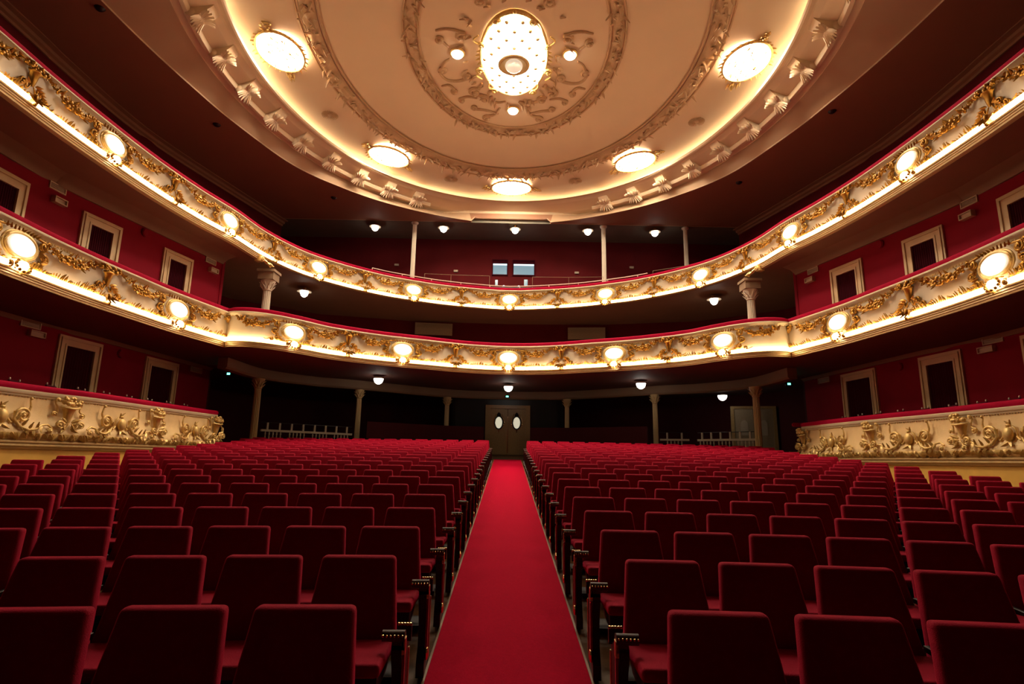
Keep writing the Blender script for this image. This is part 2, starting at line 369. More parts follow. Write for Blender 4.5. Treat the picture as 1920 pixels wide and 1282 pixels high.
def balcony(cv, ztop, lamps, torches, name, label, tier, k, lip, corner=None):
    Z = ztop + ZC
    root = thing(name, label, 'balcony', (0, 0, 0))
    m = MB(); sweep(m, cv, [(n, Z + z) for n, z in closedp([(-.34, -.02), (-.34, .09), (-.28, .13), (-.02, .13), (.045, .1), (.06, .05), (.045, .005), (-.2, -.005)])], cap=False)
    recalc(m.build('velvet_rail', 'rail', root))
    m = MB(); sweep(m, cv, [(n, Z + z * k) for n, z in [(-.3, -.01), (.08, -.002), (.1, -.02), (.1, -.045), (.07, -.06), (.055, -.085), (.02, -.1), (.0, -.12)]], cap=False)
    mc = m
    m = MB(); sweep(m, cv, [(n, Z + z * k) for n, z in [(0, -.1), (.0, -.3), (.008, -.5), (.03, -.66), (.035, -.74), (.02, -.85), (-.1, -.86)]], cap=False)
    recalc(m.build('parapet', 'panel', root))
    m = mc; m.cur = 1
    q = -cv.len / 2 + .05
    while q < cv.len / 2:                                   # little tooth drops under the cornice
        p, d, n = cv.at(q); mm = cv.frame(q, Z, .006)
        m.leaf(mm @ Vector((0, -.006, -.095 * k)), (0, 0, -1), -mm.col[1].xyz, .05, .016, .006); q += .075
    recalc(m.build('cornice', ('cream', 'goldpale'), root))
    lipprof = [(n, Z + z * k) for n, z in [(.02, -.84), (.1, -.845), (.115, -.86), (.11, -.885), (.085, -.89), (.09, -.925), (.07, -.935), (.075, -.965), (.055, -.975), (.05, -1.01), (-.05, -1.02)]]
    short = [(n, Z + z * k) for n, z in [(.02, -.845), (.1, -.84), (.11, -.86), (.09, -.885), (.05, -.9), (-.1, -.905)]]
    if lip is None:
        m = MB(); sweep(m, cv, lipprof, cap=False); recalc(m.build('base_moulding', 'mould', root))
    else:
        m = MB(); sweep(m, cv, short, -lip, lip); recalc(m.build('base_moulding', 'mould', root))
        for sg in (-1, 1):
            a, b = sorted((sg * lip, sg * (cv.len / 2 - .01))); m = MB(); sweep(m, cv, lipprof, a, b); recalc(m.build('base_moulding', 'mould', root))
            c = MB(); r = random.Random(4)
            for i in range(9): c.leaf((-.05 * i, -.1, -.9 - .012 * i), (-1, -.3, r.uniform(-.6, .2)), (0, -1, -.3), .16, .045, .02)
            c.scroll((-.02, -.93), .08, 1.3, 0, 1, tr=.03, y=-.14); c.scroll((-.5, -1.0), .05, 1.2, 0, -1, tail=[(-.3, -.93)], tr=.022, y=-.1)
            c.box((-.06, -.13, -1.02), (.1, .05, -.86))
            o = c.build('gilt_console', 'goldpale', root, sharp=1.2); o.matrix_local = cv.frame(sg * lip, Z, .0, flip=sg < 0)
    stops = sorted([s * x for x in lamps for s in ((-1, 1) if x else (1,))] + [s * x for x in torches for s in (-1, 1)])
    lampset = set([s * x for x in lamps for s in (-1, 1)])
    cache = {}
    def shared(kind, L):
        key = (kind, round(L, 1))
        if key not in cache: cache[key] = swag_mesh(L, -.2, .15, -.13) if kind == 's' else fringe_mesh(L)
        return cache[key]
    for t in torches:
        for sg in (-1, 1):
            if corner and abs(t - corner) < .2: inst(CORNER, 'corner_palmette', root, cv.frame(sg * t, Z, .02))
            else: inst(TORCH, 'flower_basket', root, cv.frame(sg * t, Z, .01) @ Matrix.Diagonal((k, 1, k, 1)))
    for a, b in zip(stops, stops[1:]):
        la, lb = a in lampset, b in lampset
        qa, qb = a + (.24 if la else .1) * k, b - (.24 if lb else .1) * k
        if corner and min(abs(abs(a) - corner), abs(abs(b) - corner)) < .2:
            qa, qb = (a + .02 if abs(abs(a) - corner) < .2 else qa), (b - .02 if abs(abs(b) - corner) < .2 else qb)
        m = MB(); sweep(m, cv, [(n, Z + z * k) for n, z in closedp([(.08, -.835), (.13, -.835), (.15, -.8), (.135, -.758), (.08, -.75)])], qa, qb); recalc(m.build('strip_light', 'strip', root))
        L = (b - a); sl = L - .95 * k
        qm = a + .58 * k if la else b - .58 * k
        p0 = cv.at(qm)
        # the garland spans from the lamp's scrolls to the basket; placed on the chord so that it hugs the curve
        f = cv.frame(qm, Z, .02, flip=not la)
        e = cv.at(qm + (sl if la else -sl) * .93)[0]; d = (e - p0[0]).normalized(); d = d if la else -d; n = Vector((d.y, -d.x))
        st = p0[0] + n * .03
        f = Matrix(((d.x, -n.x, 0, st.x), (d.y, -n.y, 0, st.y), (0, 0, 1, Z), (0, 0, 0, 1)))
        if not la: f = f @ Matrix.Diagonal((-1, 1, 1, 1))
        inst(shared('s', sl), 'swag', root, f @ Matrix.Diagonal((1, 1, k, 1)))
        fl = (qb - qa); e = cv.at(qb)[0]; s0 = cv.at(qa)[0]; d = (e - s0).normalized(); n = Vector((d.y, -d.x)); s0 = s0 + n * .03
        inst(shared('f', fl), 'leaf_fringe', root, Matrix(((d.x, -n.x, 0, s0.x), (d.y, -n.y, 0, s0.y), (0, 0, k, Z), (0, 0, 0, 1))))
    # lamps are things of their own
    words = ['on the axis of the hall', 'first from the axis lamp', 'second from the axis lamp', 'third from the axis lamp', 'fourth from the axis lamp', 'fifth from the axis lamp']
    for i, x in enumerate(lamps):
        for sg in ((-1, 1) if x else (1,)):
            lab = 'oval wall lamp on %s balcony front, %s' % (tier, words[0] if not x else '%s, %s side' % (words[i].replace(' from the axis lamp', ' from axis'), side_word(sg)))
            L = thing('oval_lamp', lab, 'wall lamp', (0, 0, 0), 0, 'oval lamps on the balcony fronts')
            L.matrix_world = cv.frame(sg * x, Z - .42 * k, .03) @ Matrix.Diagonal((k, 1, k, 1))
            for me, nm in zip(LAMP, ('glass', 'frame', 'scroll_surround', 'bulb_cluster', 'bracket')): inst(me, nm, L, Matrix())
    return root
balcony(C1, 3.96, [0, 3.79, 7.52, 11.38, 15.8], [1.9, 5.61, 9.455, 13.6, 17.8], 'lower_balcony', 'lower cream and gilt balcony front with red velvet rail', 'lower', 1.0, None, corner=9.455)
balcony(C2, 6.82, [0, 3.97, 7.87, 12.07, 16.1, 20.1], [1.98, 5.93, 9.81, 14.07, 18.15], 'upper_balcony', 'upper cream and gilt balcony front with red velvet rail', 'upper', .94, 10.45)

# ------------------------------------------------------------------ balcony slabs and soffits
def strip_between(mb, A, B, za, zb):
    n = len(A); mb.add([(p.x, p.y, za) for p in A] + [(p.x, p.y, zb) for p in B], [(i, i + 1, n + i + 1, n + i) for i in range(n - 1)])
def resample(P, n, off=0.0):
    L = [0.0]
    for a, b in zip(P, P[1:]): L.append(L[-1] + (b - a).length)
    out = []; j = 0
    for i in range(n):
        q = L[-1] * i / (n - 1)
        while j < len(L) - 2 and L[j + 1] < q: j += 1
        t = (q - L[j]) / max(1e-9, L[j + 1] - L[j]); out.append(P[j].lerp(P[j + 1], min(1, t)))
    return out
def both(pts): return [Vector((-x, y)) for x, y in pts[::-1]] + [Vector(p) for p in pts]
def slab(name, cv, outer, zf, zb, th, m, label):
    N = 121
    A = resample([p + Vector((cv.tan(i).y, -cv.tan(i).x)) * .03 for i, p in enumerate(cv.P)], N); B = resample(both(outer)[::1], N)
    mb = MB(); strip_between(mb, A, B, zf + ZC, zb + ZC); strip_between(mb, A, B, zf + th + ZC, zb + th + ZC)
    o = mb.build(name, m, None, sharp=.5); return struct(o, label, 'ceiling')
WL0 = [(10.8, 3), (10.75, 12), (10.5, 14.5), (10.3, 16.9), (10.08, 19.5)]
WL1 = [(10.1, 3), (10.07, 10.8), (9.95, 12.0), (9.75, 13.0), (9.38, 14.6), (8.82, 17.0)]
WG = [(12.3, 3), (12.3, 12), (12.35, 14), (12.3, 16.6), (11.9, 19), (10.4, 24.8)]
REAR0 = [(0, 27.2), (4, 27.0), (8, 25.5), (10.4, 23.5), (11.6, 20.5), (11.7, 3)]
REAR1 = [(0, 24.8), (4, 24.6), (8, 23.6), (10.6, 21.5), (12, 17.6), (12.3, 3)]
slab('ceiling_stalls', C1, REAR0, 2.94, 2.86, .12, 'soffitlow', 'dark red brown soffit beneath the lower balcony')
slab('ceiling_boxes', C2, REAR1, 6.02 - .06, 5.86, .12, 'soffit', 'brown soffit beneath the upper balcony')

# ------------------------------------------------------------------ walls
def wall(name, pts, z0, z1, m, label, th=.15, floorfollow=False, inward=None):
    P = [Vector(p) for p in pts]; mb = MB(); V = []; F = []; n = len(P)
    nor = []
    for i in range(n):
        d = (P[min(n - 1, i + 1)] - P[max(0, i - 1)]).normalized(); q = Vector((d.y, -d.x)); nor.append(q)
    for i, p in enumerate(P):
        b = floor_z(p.y) - .1 if floorfollow else z0 + ZC
        o = p - nor[i] * th
        V += [(p.x, p.y, b), (p.x, p.y, z1 + ZC), (o.x, o.y, z1 + ZC), (o.x, o.y, b)]
    for i in range(n - 1):
        for j in range(4): F.append((i * 4 + j, i * 4 + (j + 1) % 4, (i + 1) * 4 + (j + 1) % 4, (i + 1) * 4 + j))
    F += [(0, 1, 2, 3), (4 * n - 1, 4 * n - 2, 4 * n - 3, 4 * n - 4)]
    mb.add(V, F); return struct(recalc(mb.build(name, m, None, sharp=.5)), label, 'wall')
def flip(pts): return [(-x, y) for x, y in pts]
# right side walls run from the rear towards the stage, left side walls from the stage to the rear, so that normals face the hall
wall('wall_right_stalls_boxes', WL0[::-1], .3, 2.92, 'wallred', 'dark red wall behind the lower boxes, right side')
wall('wall_left_stalls_boxes', flip(WL0), .3, 2.92, 'wallred', 'dark red wall behind the lower boxes, left side')
wall('wall_right_balcony', WL1[::-1], 2.98, 5.92, 'wallred', 'bright red wall behind the lower balcony, right side')
wall('wall_left_balcony', flip(WL1), 2.98, 5.92, 'wallred', 'bright red wall behind the lower balcony, left side')
wall('wall_right_gallery', WG[::-1], 6.0, 10.45, 'wallgallery', 'dark red wall behind the upper balcony, right side')
wall('wall_left_gallery', flip(WG), 6.0, 10.45, 'wallgallery', 'dark red wall behind the upper balcony, left side')
REAR0b = [(-x, y) for x, y in REAR0[:0:-1]] + REAR0; REAR1b = [(-x, y) for x, y in REAR1[:0:-1]] + REAR1
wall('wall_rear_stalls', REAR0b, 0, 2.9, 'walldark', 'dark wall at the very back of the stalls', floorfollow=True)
wall('wall_rear_balcony', REAR1b, 2.98, 5.95, 'wallgallery', 'dark red wall at the back of the lower balcony')
wall('wall_rear_gallery', [(-12.5, 26.6), (12.5, 26.6)], 6.0, 10.6, 'wallgallery', 'dark red wall at the back of the top gallery')
# gallery floor rising behind the upper rail (stepped benches, seen edge on)
mb = MB(); N = 81; A = resample([p for p in C2.P], N)
for i in range(5):
    t0, t1 = i / 5, (i + 1) / 5
    B = resample(both([(0, 26.5), (9.5, 26.0), (11.9, 22), (12.2, 14), (12.2, 3)]), N)
    P0 = [a.lerp(b, .1 + .9 * t0) for a, b in zip(A, B)]; P1 = [a.lerp(b, .1 + .9 * t1) for a, b in zip(A, B)]
    zz = 6.35 + ZC + .3 * i; strip_between(mb, P0, P1, zz, zz); strip_between(mb, P1, P1, zz, zz + .3)
struct(mb.build('floor_gallery', 'walldark', None, sharp=.5), 'dark stepped floor behind the upper balcony rail', 'floor')
# cornices where the box walls meet the soffits
tn = 0
def trim(pts, z, prof, m, label, th=None):
    global tn; tn += 1
    cv = Curve([pts], False); mb = MB(); sweep(mb, cv, [(n, z + ZC + dz) for n, dz in prof]); return struct(recalc(mb.build('trim_%d' % tn, m, None, sharp=.5)), label, 'moulding')
cor1 = [(0, -.14), (.05, -.14), (.07, -.1), (.2, .0), (.55, .08), (.55, .1), (0, .1)]
cor0 = [(0, -.07), (.04, -.07), (.06, -.03), (.12, .02), (.12, .05), (0, .05)]
for pts, sd in ((WL1[::-1], 'right'), (flip(WL1), 'left')): trim(pts, 5.88, cor1, 'soffit', 'brown coved cornice above the lower balcony wall, %s side' % sd)
for pts, sd in ((WL0[::-1], 'right'), (flip(WL0), 'left')): trim(pts, 2.87, cor0, 'soffit', 'thin brown cornice above the lower boxes, %s side' % sd)
corg = [(0, -.2), (.05, -.2), (.06, -.13), (.14, -.1), (.16, -.02), (.3, 0.0), (.3, .04), (0, .04)]
for pts, sd in ((WG[::-1], 'right'), (flip(WG), 'left')): trim(pts, 10.42, corg, 'ceilbrown', 'brown crown moulding under the main ceiling, %s side' % sd)

# ------------------------------------------------------------------ box doors
dn = 0
def on_wall(pts, y):
    for (x0, y0), (x1, y1) in zip(pts, pts[1:]):
        if min(y0, y1) <= y <= max(y0, y1):
            t = (y - y0) / (y1 - y0); return Vector((x0 + (x1 - x0) * t, y)), Vector((x1 - x0, y1 - y0)).normalized()
def box_door(pts, y0, y1, ztop, zbot, sg, label):
    global dn; dn += 1
    a, _ = on_wall(pts, y0); b, _ = on_wall(pts, y1)
    a = Vector((sg * a.x, a.y)); b = Vector((sg * b.x, b.y))
    if sg > 0: a, b = b, a           # x axis runs so that -y faces the hall
    d = (b - a).normalized(); n = Vector((d.y, -d.x)); w = (b - a).length; h = ztop - zbot
    o = bpy.data.objects.new('door_%d' % dn, None); COL.objects.link(o); struct(o, label, 'door')
    o.matrix_world = Matrix(((d.x, -n.x, 0, a.x), (d.y, -n.y, 0, a.y), (0, 0, 1, zbot + ZC), (0, 0, 0, 1)))
    f = MB(); fw = .235
    def ring(i0, i1, d0):
        f.box((i0, -d0, 0), (i1, .02, h - i0)); f.box((w - i1, -d0, 0), (w - i0, .02, h - i0)); f.box((i1, -d0, h - i1), (w - i1, .02, h - i0))
    ring(0, .05, .05); ring(.05, .085, .075); ring(.085, .19, .045); ring(.19, fw, .06)
    f.build('architrave', 'door', o, smooth=False)
    c = MB(); V = []; F = []; k = 40
    for i in range(k + 1):
        x = fw + (w - 2 * fw) * i / k; V += [(x, -.012 - .01 * math.sin(i * 1.7), 0), (x, -.012 - .01 * math.sin(i * 1.7), h - fw)]
    c.add(V, [(2 * i, 2 * i + 2, 2 * i + 3, 2 * i + 1) for i in range(k)]); c.build('curtain', 'curtain', o)
for sg, sd in ((-1, 'left'), (1, 'right')):
    yy = ((13.44, 14.74), (16.36, 17.81), (10.4, 11.75)) if sg < 0 else ((13.25, 14.5), (16.06, 17.55), (10.4, 11.78))
    for (y0, y1), w in zip(yy, ('nearer', 'farther', 'nearest')): box_door(WL0, y0, y1, 2.74, .5, sg, 'cream framed doorway with dark curtain behind %s lower box, %s one' % (sd, w))
    yy = ((12.53, 13.56), (14.84, 15.86), (10.2, 11.22)) if sg < 0 else ((12.35, 13.4), (14.6, 15.68), (10.0, 11.04))
    for (y0, y1), w in zip(yy, ('middle', 'farthest', 'nearest')): box_door(WL1, y0, y1, 5.45, 3.4, sg, 'cream framed doorway with red curtain on %s balcony wall, %s one' % (sd, w))

# ------------------------------------------------------------------ wall vents and small lights
def wall_item(pts, y, sg, z, w, h, name, label, cat, m, d=.03, slats=0, group=None, inner=None):
    p, _ = on_wall(pts, y); q, _ = on_wall(pts, y + .1); p = Vector((sg * p.x, p.y)); q = Vector((sg * q.x, q.y))
    dd = (q - p).normalized(); dd = dd if sg < 0 else -dd; n = Vector((dd.y, -dd.x))
    t = thing(name, label, cat, (0, 0, 0), 0, group)
    t.matrix_world = Matrix(((dd.x, -n.x, 0, p.x), (dd.y, -n.y, 0, p.y), (0, 0, 1, z + ZC), (0, 0, 0, 1)))
    f = MB(); b = .022
    for a0, a1 in (((-w / 2, -h / 2), (w / 2, -h / 2 + b)), ((-w / 2, h / 2 - b), (w / 2, h / 2)), ((-w / 2, -h / 2 + b), (-w / 2 + b, h / 2 - b)), ((w / 2 - b, -h / 2 + b), (w / 2, h / 2 - b))):
        f.box((a0[0], -d, a0[1]), (a1[0], .01, a1[1]))
    f.build('frame', 'cream', t, smooth=False)
    g = MB()
    if slats:
        g.box((-w / 2 + b, -.004, -h / 2 + b), (w / 2 - b, .008, h / 2 - b))
        for i in range(slats):
            z0 = -h / 2 + b + (h - 2 * b) * (i + .3) / slats; g.box((-w / 2 + b, -d * .7, z0), (w / 2 - b, 0, z0 + (h - 2 * b) / slats * .4))
        g.build('grille', m, t, smooth=False)
    else:
        g.box((-w / 2 + b, -d * .6, -h / 2 + b), (w / 2 - b, .008, h / 2 - b)); g.build('cover', m, t, smooth=False)
for sg, sd, a, b in ((-1, 'left', 11.87, 16.52), (1, 'right', 11.67, 16.31)):
    for y, w in ((a, 'nearer'), (b, 'farther')):
        wall_item(WL1, y, sg, 5.68 if y < 14 else 5.66, .42, .16, 'air_vent', 'cream air vent grille high on %s balcony wall, %s end' % (sd, w), 'vent', 'grille', slats=4)
        wall_item(WL1, y + .05 * (1 if y < 14 else 2), sg, 5.39 if y < 14 else 5.4, .31, .14, 'wall_light', 'small boxy cream wall light below vent, %s balcony wall, %s end' % (sd, w), 'wall light', 'white', d=.12)
    c, e = (12.69, 18.72) if sg < 0 else (12.44, 18.42)
    wall_item(WL0, c, sg, 2.8, .5, .18, 'air_vent', 'cream air vent grille high behind %s lower box, nearer end' % sd, 'vent', 'grille', slats=4)
    wall_item(WL0, c + .15, sg, 2.6, .38, .14, 'wall_light', 'small boxy cream wall light behind %s lower box' % sd, 'wall light', 'white', d=.1)
    wall_item(WL0, e, sg, 2.7, .6, .17, 'air_vent', 'cream air vent grille high behind %s lower box, farther end' % sd, 'vent', 'grille', slats=4)
    for pts, y, z, w in ((WL1, 14.2 if sg < 0 else 14.0, 5.6, 'red balcony wall'), (WL0, 15.4 if sg < 0 else 15.16, 2.62, 'wall behind lower box')):
        p, _ = on_wall(pts, y); mb = MB(); mb.lathe([(.0, 0), (.1, 0), (.11, .02), (.09, .05), (0, .055)], n=18)
        o = mb.build('speaker', 'wallred'); o.rotation_euler = (0, -sg * PI / 2, 0); o.location = (sg * (p.x - .0), y, z + ZC)
        tag(o, 'small round red disc between doorways on %s %s' % (sd, w), 'speaker')

# ------------------------------------------------------------------ lower boxes: bulging gilt fronts
T0L = [(9.1, 4), (8.9, 10.15), (8.55, 12.03), (8.42, 13.9), (8.27, 15.86), (8.19, 16.45)]
T0R = [(9.3, 4), (9.14, 10.17), (9.02, 12.23), (8.75, 14.66), (8.7, 16.9), (8.69, 17.1)]
def scroll_unit(sx=1):
    """the gilt relief between basket and urn"""
    mb = MB()
    return mb
def relief_meshes():
    u = MB()                                                # urn cartouche
    V = [(.0, -.36)]
    u.ball((0, -.13, -.46), .1, .07, .13, 10, 7); u.ball((0, -.11, -.3), .05, .04, .03, 8, 5)
    u.tube([(.13 * math.cos(a * PI / 8), -.08, -.46 + .16 * math.sin(a * PI / 8)) for a in range(16)], .018, 6, True)
    u.leaf((0, -.08, -.3), (.5, -.1, .8), (0, -1, 0), .12, .03); u.leaf((0, -.08, -.3), (-.5, -.1, .8), (0, -1, 0), .1, .03)
    for sx in (-1, 1):
        u.tube([(sx * .14, -.1, -.5), (sx * .2, -.1, -.56), (sx * .27, -.1, -.53)], .02, 6)
        u.leaf((0, -.14, -.6), (sx, -.2, -.7), (0, -1, 0), .14, .04)
    urn = mesh_of(u, 'urn', 'goldpale', sharp=1.0)
    b = MB(); r = random.Random(8)                           # basket of flowers on a fluted stem
    for i in range(26): b.ball((r.uniform(-.15, .15), -.1 - r.uniform(0, .07), -.17 + r.uniform(-.06, .08)), r.uniform(.028, .05), n=6, m=4)
    b.tube([(-.19, -.1, -.27), (-.1, -.17, -.29), (0, -.19, -.3), (.1, -.17, -.29), (.19, -.1, -.27)], .022, 6)
    V = []; F = []
    for i, (w, z) in enumerate([(.13, -.3), (.1, -.36), (.07, -.5), (.05, -.58)]):
        for j in range(9):
            a = PI * j / 8; q = w * (1 - .12 * (j % 2)); V.append((q * math.cos(a), -.05 - q * math.sin(a), z))
    for i in range(3):
        for j in range(8): F.append((i * 9 + j, i * 9 + j + 1, (i + 1) * 9 + j + 1, (i + 1) * 9 + j))
    b.add(V, F)
    for sx in (-1, 1):
        b.scroll((sx * .22, -.15), .045, 1.1, PI, -sx, tail=[(sx * .27, -.2), (sx * .2, -.3)], tr=.018, y=-.06)
        b.scroll((sx * .27, -.42), .055, 1.1, 0, sx, tail=[(sx * .2, -.35), (sx * .24, -.22)], tr=.018, y=-.06)
        b.scroll((sx * .2, -.62), .08, 1.3, PI / 2, sx, tail=[(sx * .1, -.72), (sx * .03, -.6)], tr=.022, y=-.16)
        for i in range(4): b.leaf((sx * .05, -.12, -.56 - .04 * i), (sx, -.2, .5 - .4 * i), (0, -1, 0), .15, .04)
    bas = mesh_of(b, 'flower_basket', 'goldpale', sharp=1.0)
    s = MB()                                                # large volute with acanthus tail, runs towards +x
    s.scroll((.0, -.42), .15, 1.9, -PI / 2, 1, tail=[(.14, -.3), (.12, -.2), (.1, -.13)], tr=.024, y=-.1)
    s.ball((.1, -.12, -.11), .028, n=8, m=5)
    s.tube([(-.14, -.1, -.36), (-.17, -.12, -.5), (-.08, -.15, -.62), (.08, -.18, -.68), (.22, -.18, -.66), (.34, -.17, -.58), (.46, -.17, -.56), (.55, -.18, -.62)], lambda t: .035 * (1 - .5 * t), 7)
    for i in range(8):
        t = i / 7; s.leaf((-.16 + .5 * t, -.13 - .05 * t, -.52 - .14 * math.sin(PI * t * .8)), (.5 - t, -.2, -1 if i % 2 else .7), (0, -1, 0), .13, .04)
    s.scroll((.5, -.68), .05, 1.2, PI / 2, 1, tr=.02, y=-.2)
    sc = mesh_of(s, 'scroll_relief', 'goldpale', sharp=1.0)
    return urn, bas, sc
URN, BASK, SCR = relief_meshes()
BOMBE = [(0.0, -.02), (.0, -.2), (.02, -.36), (.06, -.5), (.11, -.62), (.14, -.7), (.13, -.78), (.08, -.85), (-.02, -.87)]
def box_front(pts, sg, sd):
    P = flip(pts) if sg < 0 else pts[::-1]                   # normals face the hall
    cv = Curve([P], False); Z = 1.2 + ZC
    root = thing('opera_box', 'bulging cream and gilt lower opera box on the %s side' % sd, 'opera box', (0, 0, 0))
    m = MB(); sweep(m, cv, [(n, Z + z) for n, z in closedp([(-.3, -.06), (-.3, .0), (-.25, .03), (.0, .03), (.06, .0), (.07, -.04), (.05, -.085), (-.2, -.09)])]); recalc(m.build('velvet_rail', 'rail', root))
    m = MB(); sweep(m, cv, [(n, Z + z) for n, z in [(-.3, -.085), (.045, -.085), (.06, -.1), (.06, -.15), (.045, -.17), (.03, -.175), (.035, -.19), (.02, -.21), (0, -.21), (-.1, -.2)]]); mc = m
    # fluted bulging panel
    m = MB(); V = []; F = []; q = 0; rows = []
    while q < cv.len:
        rows.append(q); q += .045
    k = len(BOMBE)
    for i, q in enumerate(rows):
        p, d, n = cv.at(q)
        for j, (o, z) in enumerate(BOMBE):
            o2 = o + (.016 if i % 2 else 0) * (1 if j < 6 else 0); V.append((p.x + n.x * o2, p.y + n.y * o2, Z - .2 + z * .92))
    for i in range(len(rows) - 1):
        for j in range(k - 1): F.append((i * k + j, i * k + j + 1, (i + 1) * k + j + 1, (i + 1) * k + j))
    e = len(rows) - 1
    m.add(V, F)
    p, d, n = cv.at(0 if sg > 0 else cv.len)                 # end cheek facing the rear
    q = [(p.x + n.x * o, p.y + n.y * o, Z - .2 + z * .92) for o, z in BOMBE] + [(p.x - n.x * .3, p.y - n.y * .3, Z - 1.05), (p.x - n.x * .3, p.y - n.y * .3, Z - .1)]
    m.add(q, [tuple(range(len(q)))]); mpn = m
    m = MB(); sweep(m, cv, [(n, Z + z) for n, z in [(-.1, -.99), (.1, -.99), (.13, -1.0), (.13, -1.03), (.09, -1.045), (.1, -1.06), (.1, -1.09), (.06, -1.11), (.05, -1.14), (.0, -1.16), (-.1, -1.16)]]); recalc(m.build('base_moulding', 'mould', root))
    m = mc; m.cur = 1; q = .04
    while q < cv.len:                                       # dotted bead under the cornice
        mm = cv.frame(q, Z - .2, .02); c = mm @ Vector((0, -.0, -.01)); m.ball(c, .013, n=5, m=3); q += .06
    recalc(m.build('cornice', ('cream', 'goldpale'), root))
    m = mpn; m.cur = 1; r = random.Random(6); q = .03                 # acanthus band along the foot of the bulge
    while q < cv.len:
        mm = cv.frame(q, Z - .2, .12); h = r.uniform(.08, .15)
        m.leaf(mm @ Vector((0, -.02, -.66)), mm.to_3x3() @ Vector((r.uniform(-.9, .9), .15, -1)), -mm.col[1].xyz, h, .05, .02, .15); q += .055
    recalc(m.build('parapet', ('boxpanel', 'goldpale'), root, sharp=.9))
    cen = [10.2, 12.75, 15.47] if sg < 0 else [10.45, 12.84, 15.5]
    bas = [9.0, 11.5, 13.95, 16.4] if sg < 0 else [9.2, 11.5, 14.0, 17.0]
    qq = lambda y: min(((cv.L[i] + (y - cv.P[i].y) / (cv.P[i + 1].y - cv.P[i].y) * (cv.L[i + 1] - cv.L[i])) for i in range(len(cv.P) - 1) if (cv.P[i].y - y) * (cv.P[i + 1].y - y) <= 0), default=0)
    for y in bas: inst(BASK, 'flower_basket', root, cv.frame(qq(y), Z - .06, .02))
    for y in cen:
        inst(URN, 'urn', root, cv.frame(qq(y), Z - .13, .0))
        for s2 in (-1, 1): inst(SCR, 'scroll_relief', root, cv.frame(qq(y) + s2 * .42, Z - .13, .0, flip=s2 < 0))
    # ochre dado below
    cvp = [(p.x, p.y) for p in cv.P]
    wall('wall_%s_dado' % sd, cvp, 0, .06, 'ochre', 'plain ochre panel wall under the lower box front, %s side' % sd, floorfollow=True)
    # box floor and its end wall
    mb = MB(); A = [Vector((p.x, p.y)) for p in resample(cv.P, 20)]; W = [Vector((sg * 10.9, p.y)) for p in A]
    strip_between(mb, A, W, .2 + ZC, .2 + ZC); struct(mb.build('floor_%s_boxes' % sd, 'walldark'), 'dark floor of the lower boxes, %s side' % sd, 'floor')
for pts, sg, sd in ((T0L, -1, 'left'), (T0R, 1, 'right')): box_front(pts, sg, sd)
# chairs in the lower boxes, just showing above the rails
def chair_meshes():
    b = MB(); b.box((-.2, .02, .42), (.2, .06, 1.12)); back = mesh_of(b, 'backrest', 'curtain', bevel=.015)
    c = MB(); c.box((-.21, -.42, .4), (.21, .05, .46)); seat = mesh_of(c, 'seat', 'curtain', bevel=.012)
    l = MB(); l.box((-.018, -.018, 0), (.018, .018, .4)); leg = mesh_of(l, 'leg', 'wood', smooth=False)
    k = MB(); k.lathe([(.012, 0), (.018, .012), (.014, .035), (0, .045)], n=8); fin = mesh_of(k, 'finial', 'white')
    return back, seat, leg, fin
CH = chair_meshes()
for pts, sg, sd in ((T0L, -1, 'left'), (T0R, 1, 'right')):
    ys = [16.0 - .72 * i for i in range(8)]
    for i, y in enumerate(ys):
        p, _ = on_wall(pts, y); t = thing('box_chair', 'dark chair behind the %s gilt box rail, %s from the rear' % (sd, ORD[i]), 'chair', (sg * (p.x + .62), y, .2 + ZC), sg * R(75), 'chairs in the lower boxes')
        inst(CH[0], 'backrest', t, Matrix()); inst(CH[1], 'seat', t, Matrix())
        for a, b in ((-.18, -.39), (.18, -.39), (-.18, .03), (.18, .03)): inst(CH[2], 'leg', t, Matrix.Translation((a, b, 0)))
        for a in (-.17, .17): inst(CH[3], 'finial', t, Matrix.Translation((a, .04, 1.12)))
# end of a box block under the balcony: dark red return wall
for sg, sd in ((-1, 'left'), (1, 'right')):
    mb = MB(); y = 19.5; mb.box((min(sg * 10.1, sg * 11.9), y, floor_z(y) - .1), (max(sg * 10.1, sg * 11.9), y + .15, 2.92 + ZC))
    struct(mb.build('wall_%s_return' % sd, 'walldark', smooth=False), 'dark return wall where the lower boxes end, %s side' % sd, 'wall')
    mb = MB(); y = 17.0; mb.box((min(sg * 8.8, sg * 12.0), y, 2.98 + ZC), (max(sg * 8.8, sg * 12.0), y + .15, 5.9 + ZC))
    struct(mb.build('wall_%s_upper_return' % sd, 'wallred', smooth=False), 'red return wall where the balcony boxes end, %s side' % sd, 'wall')

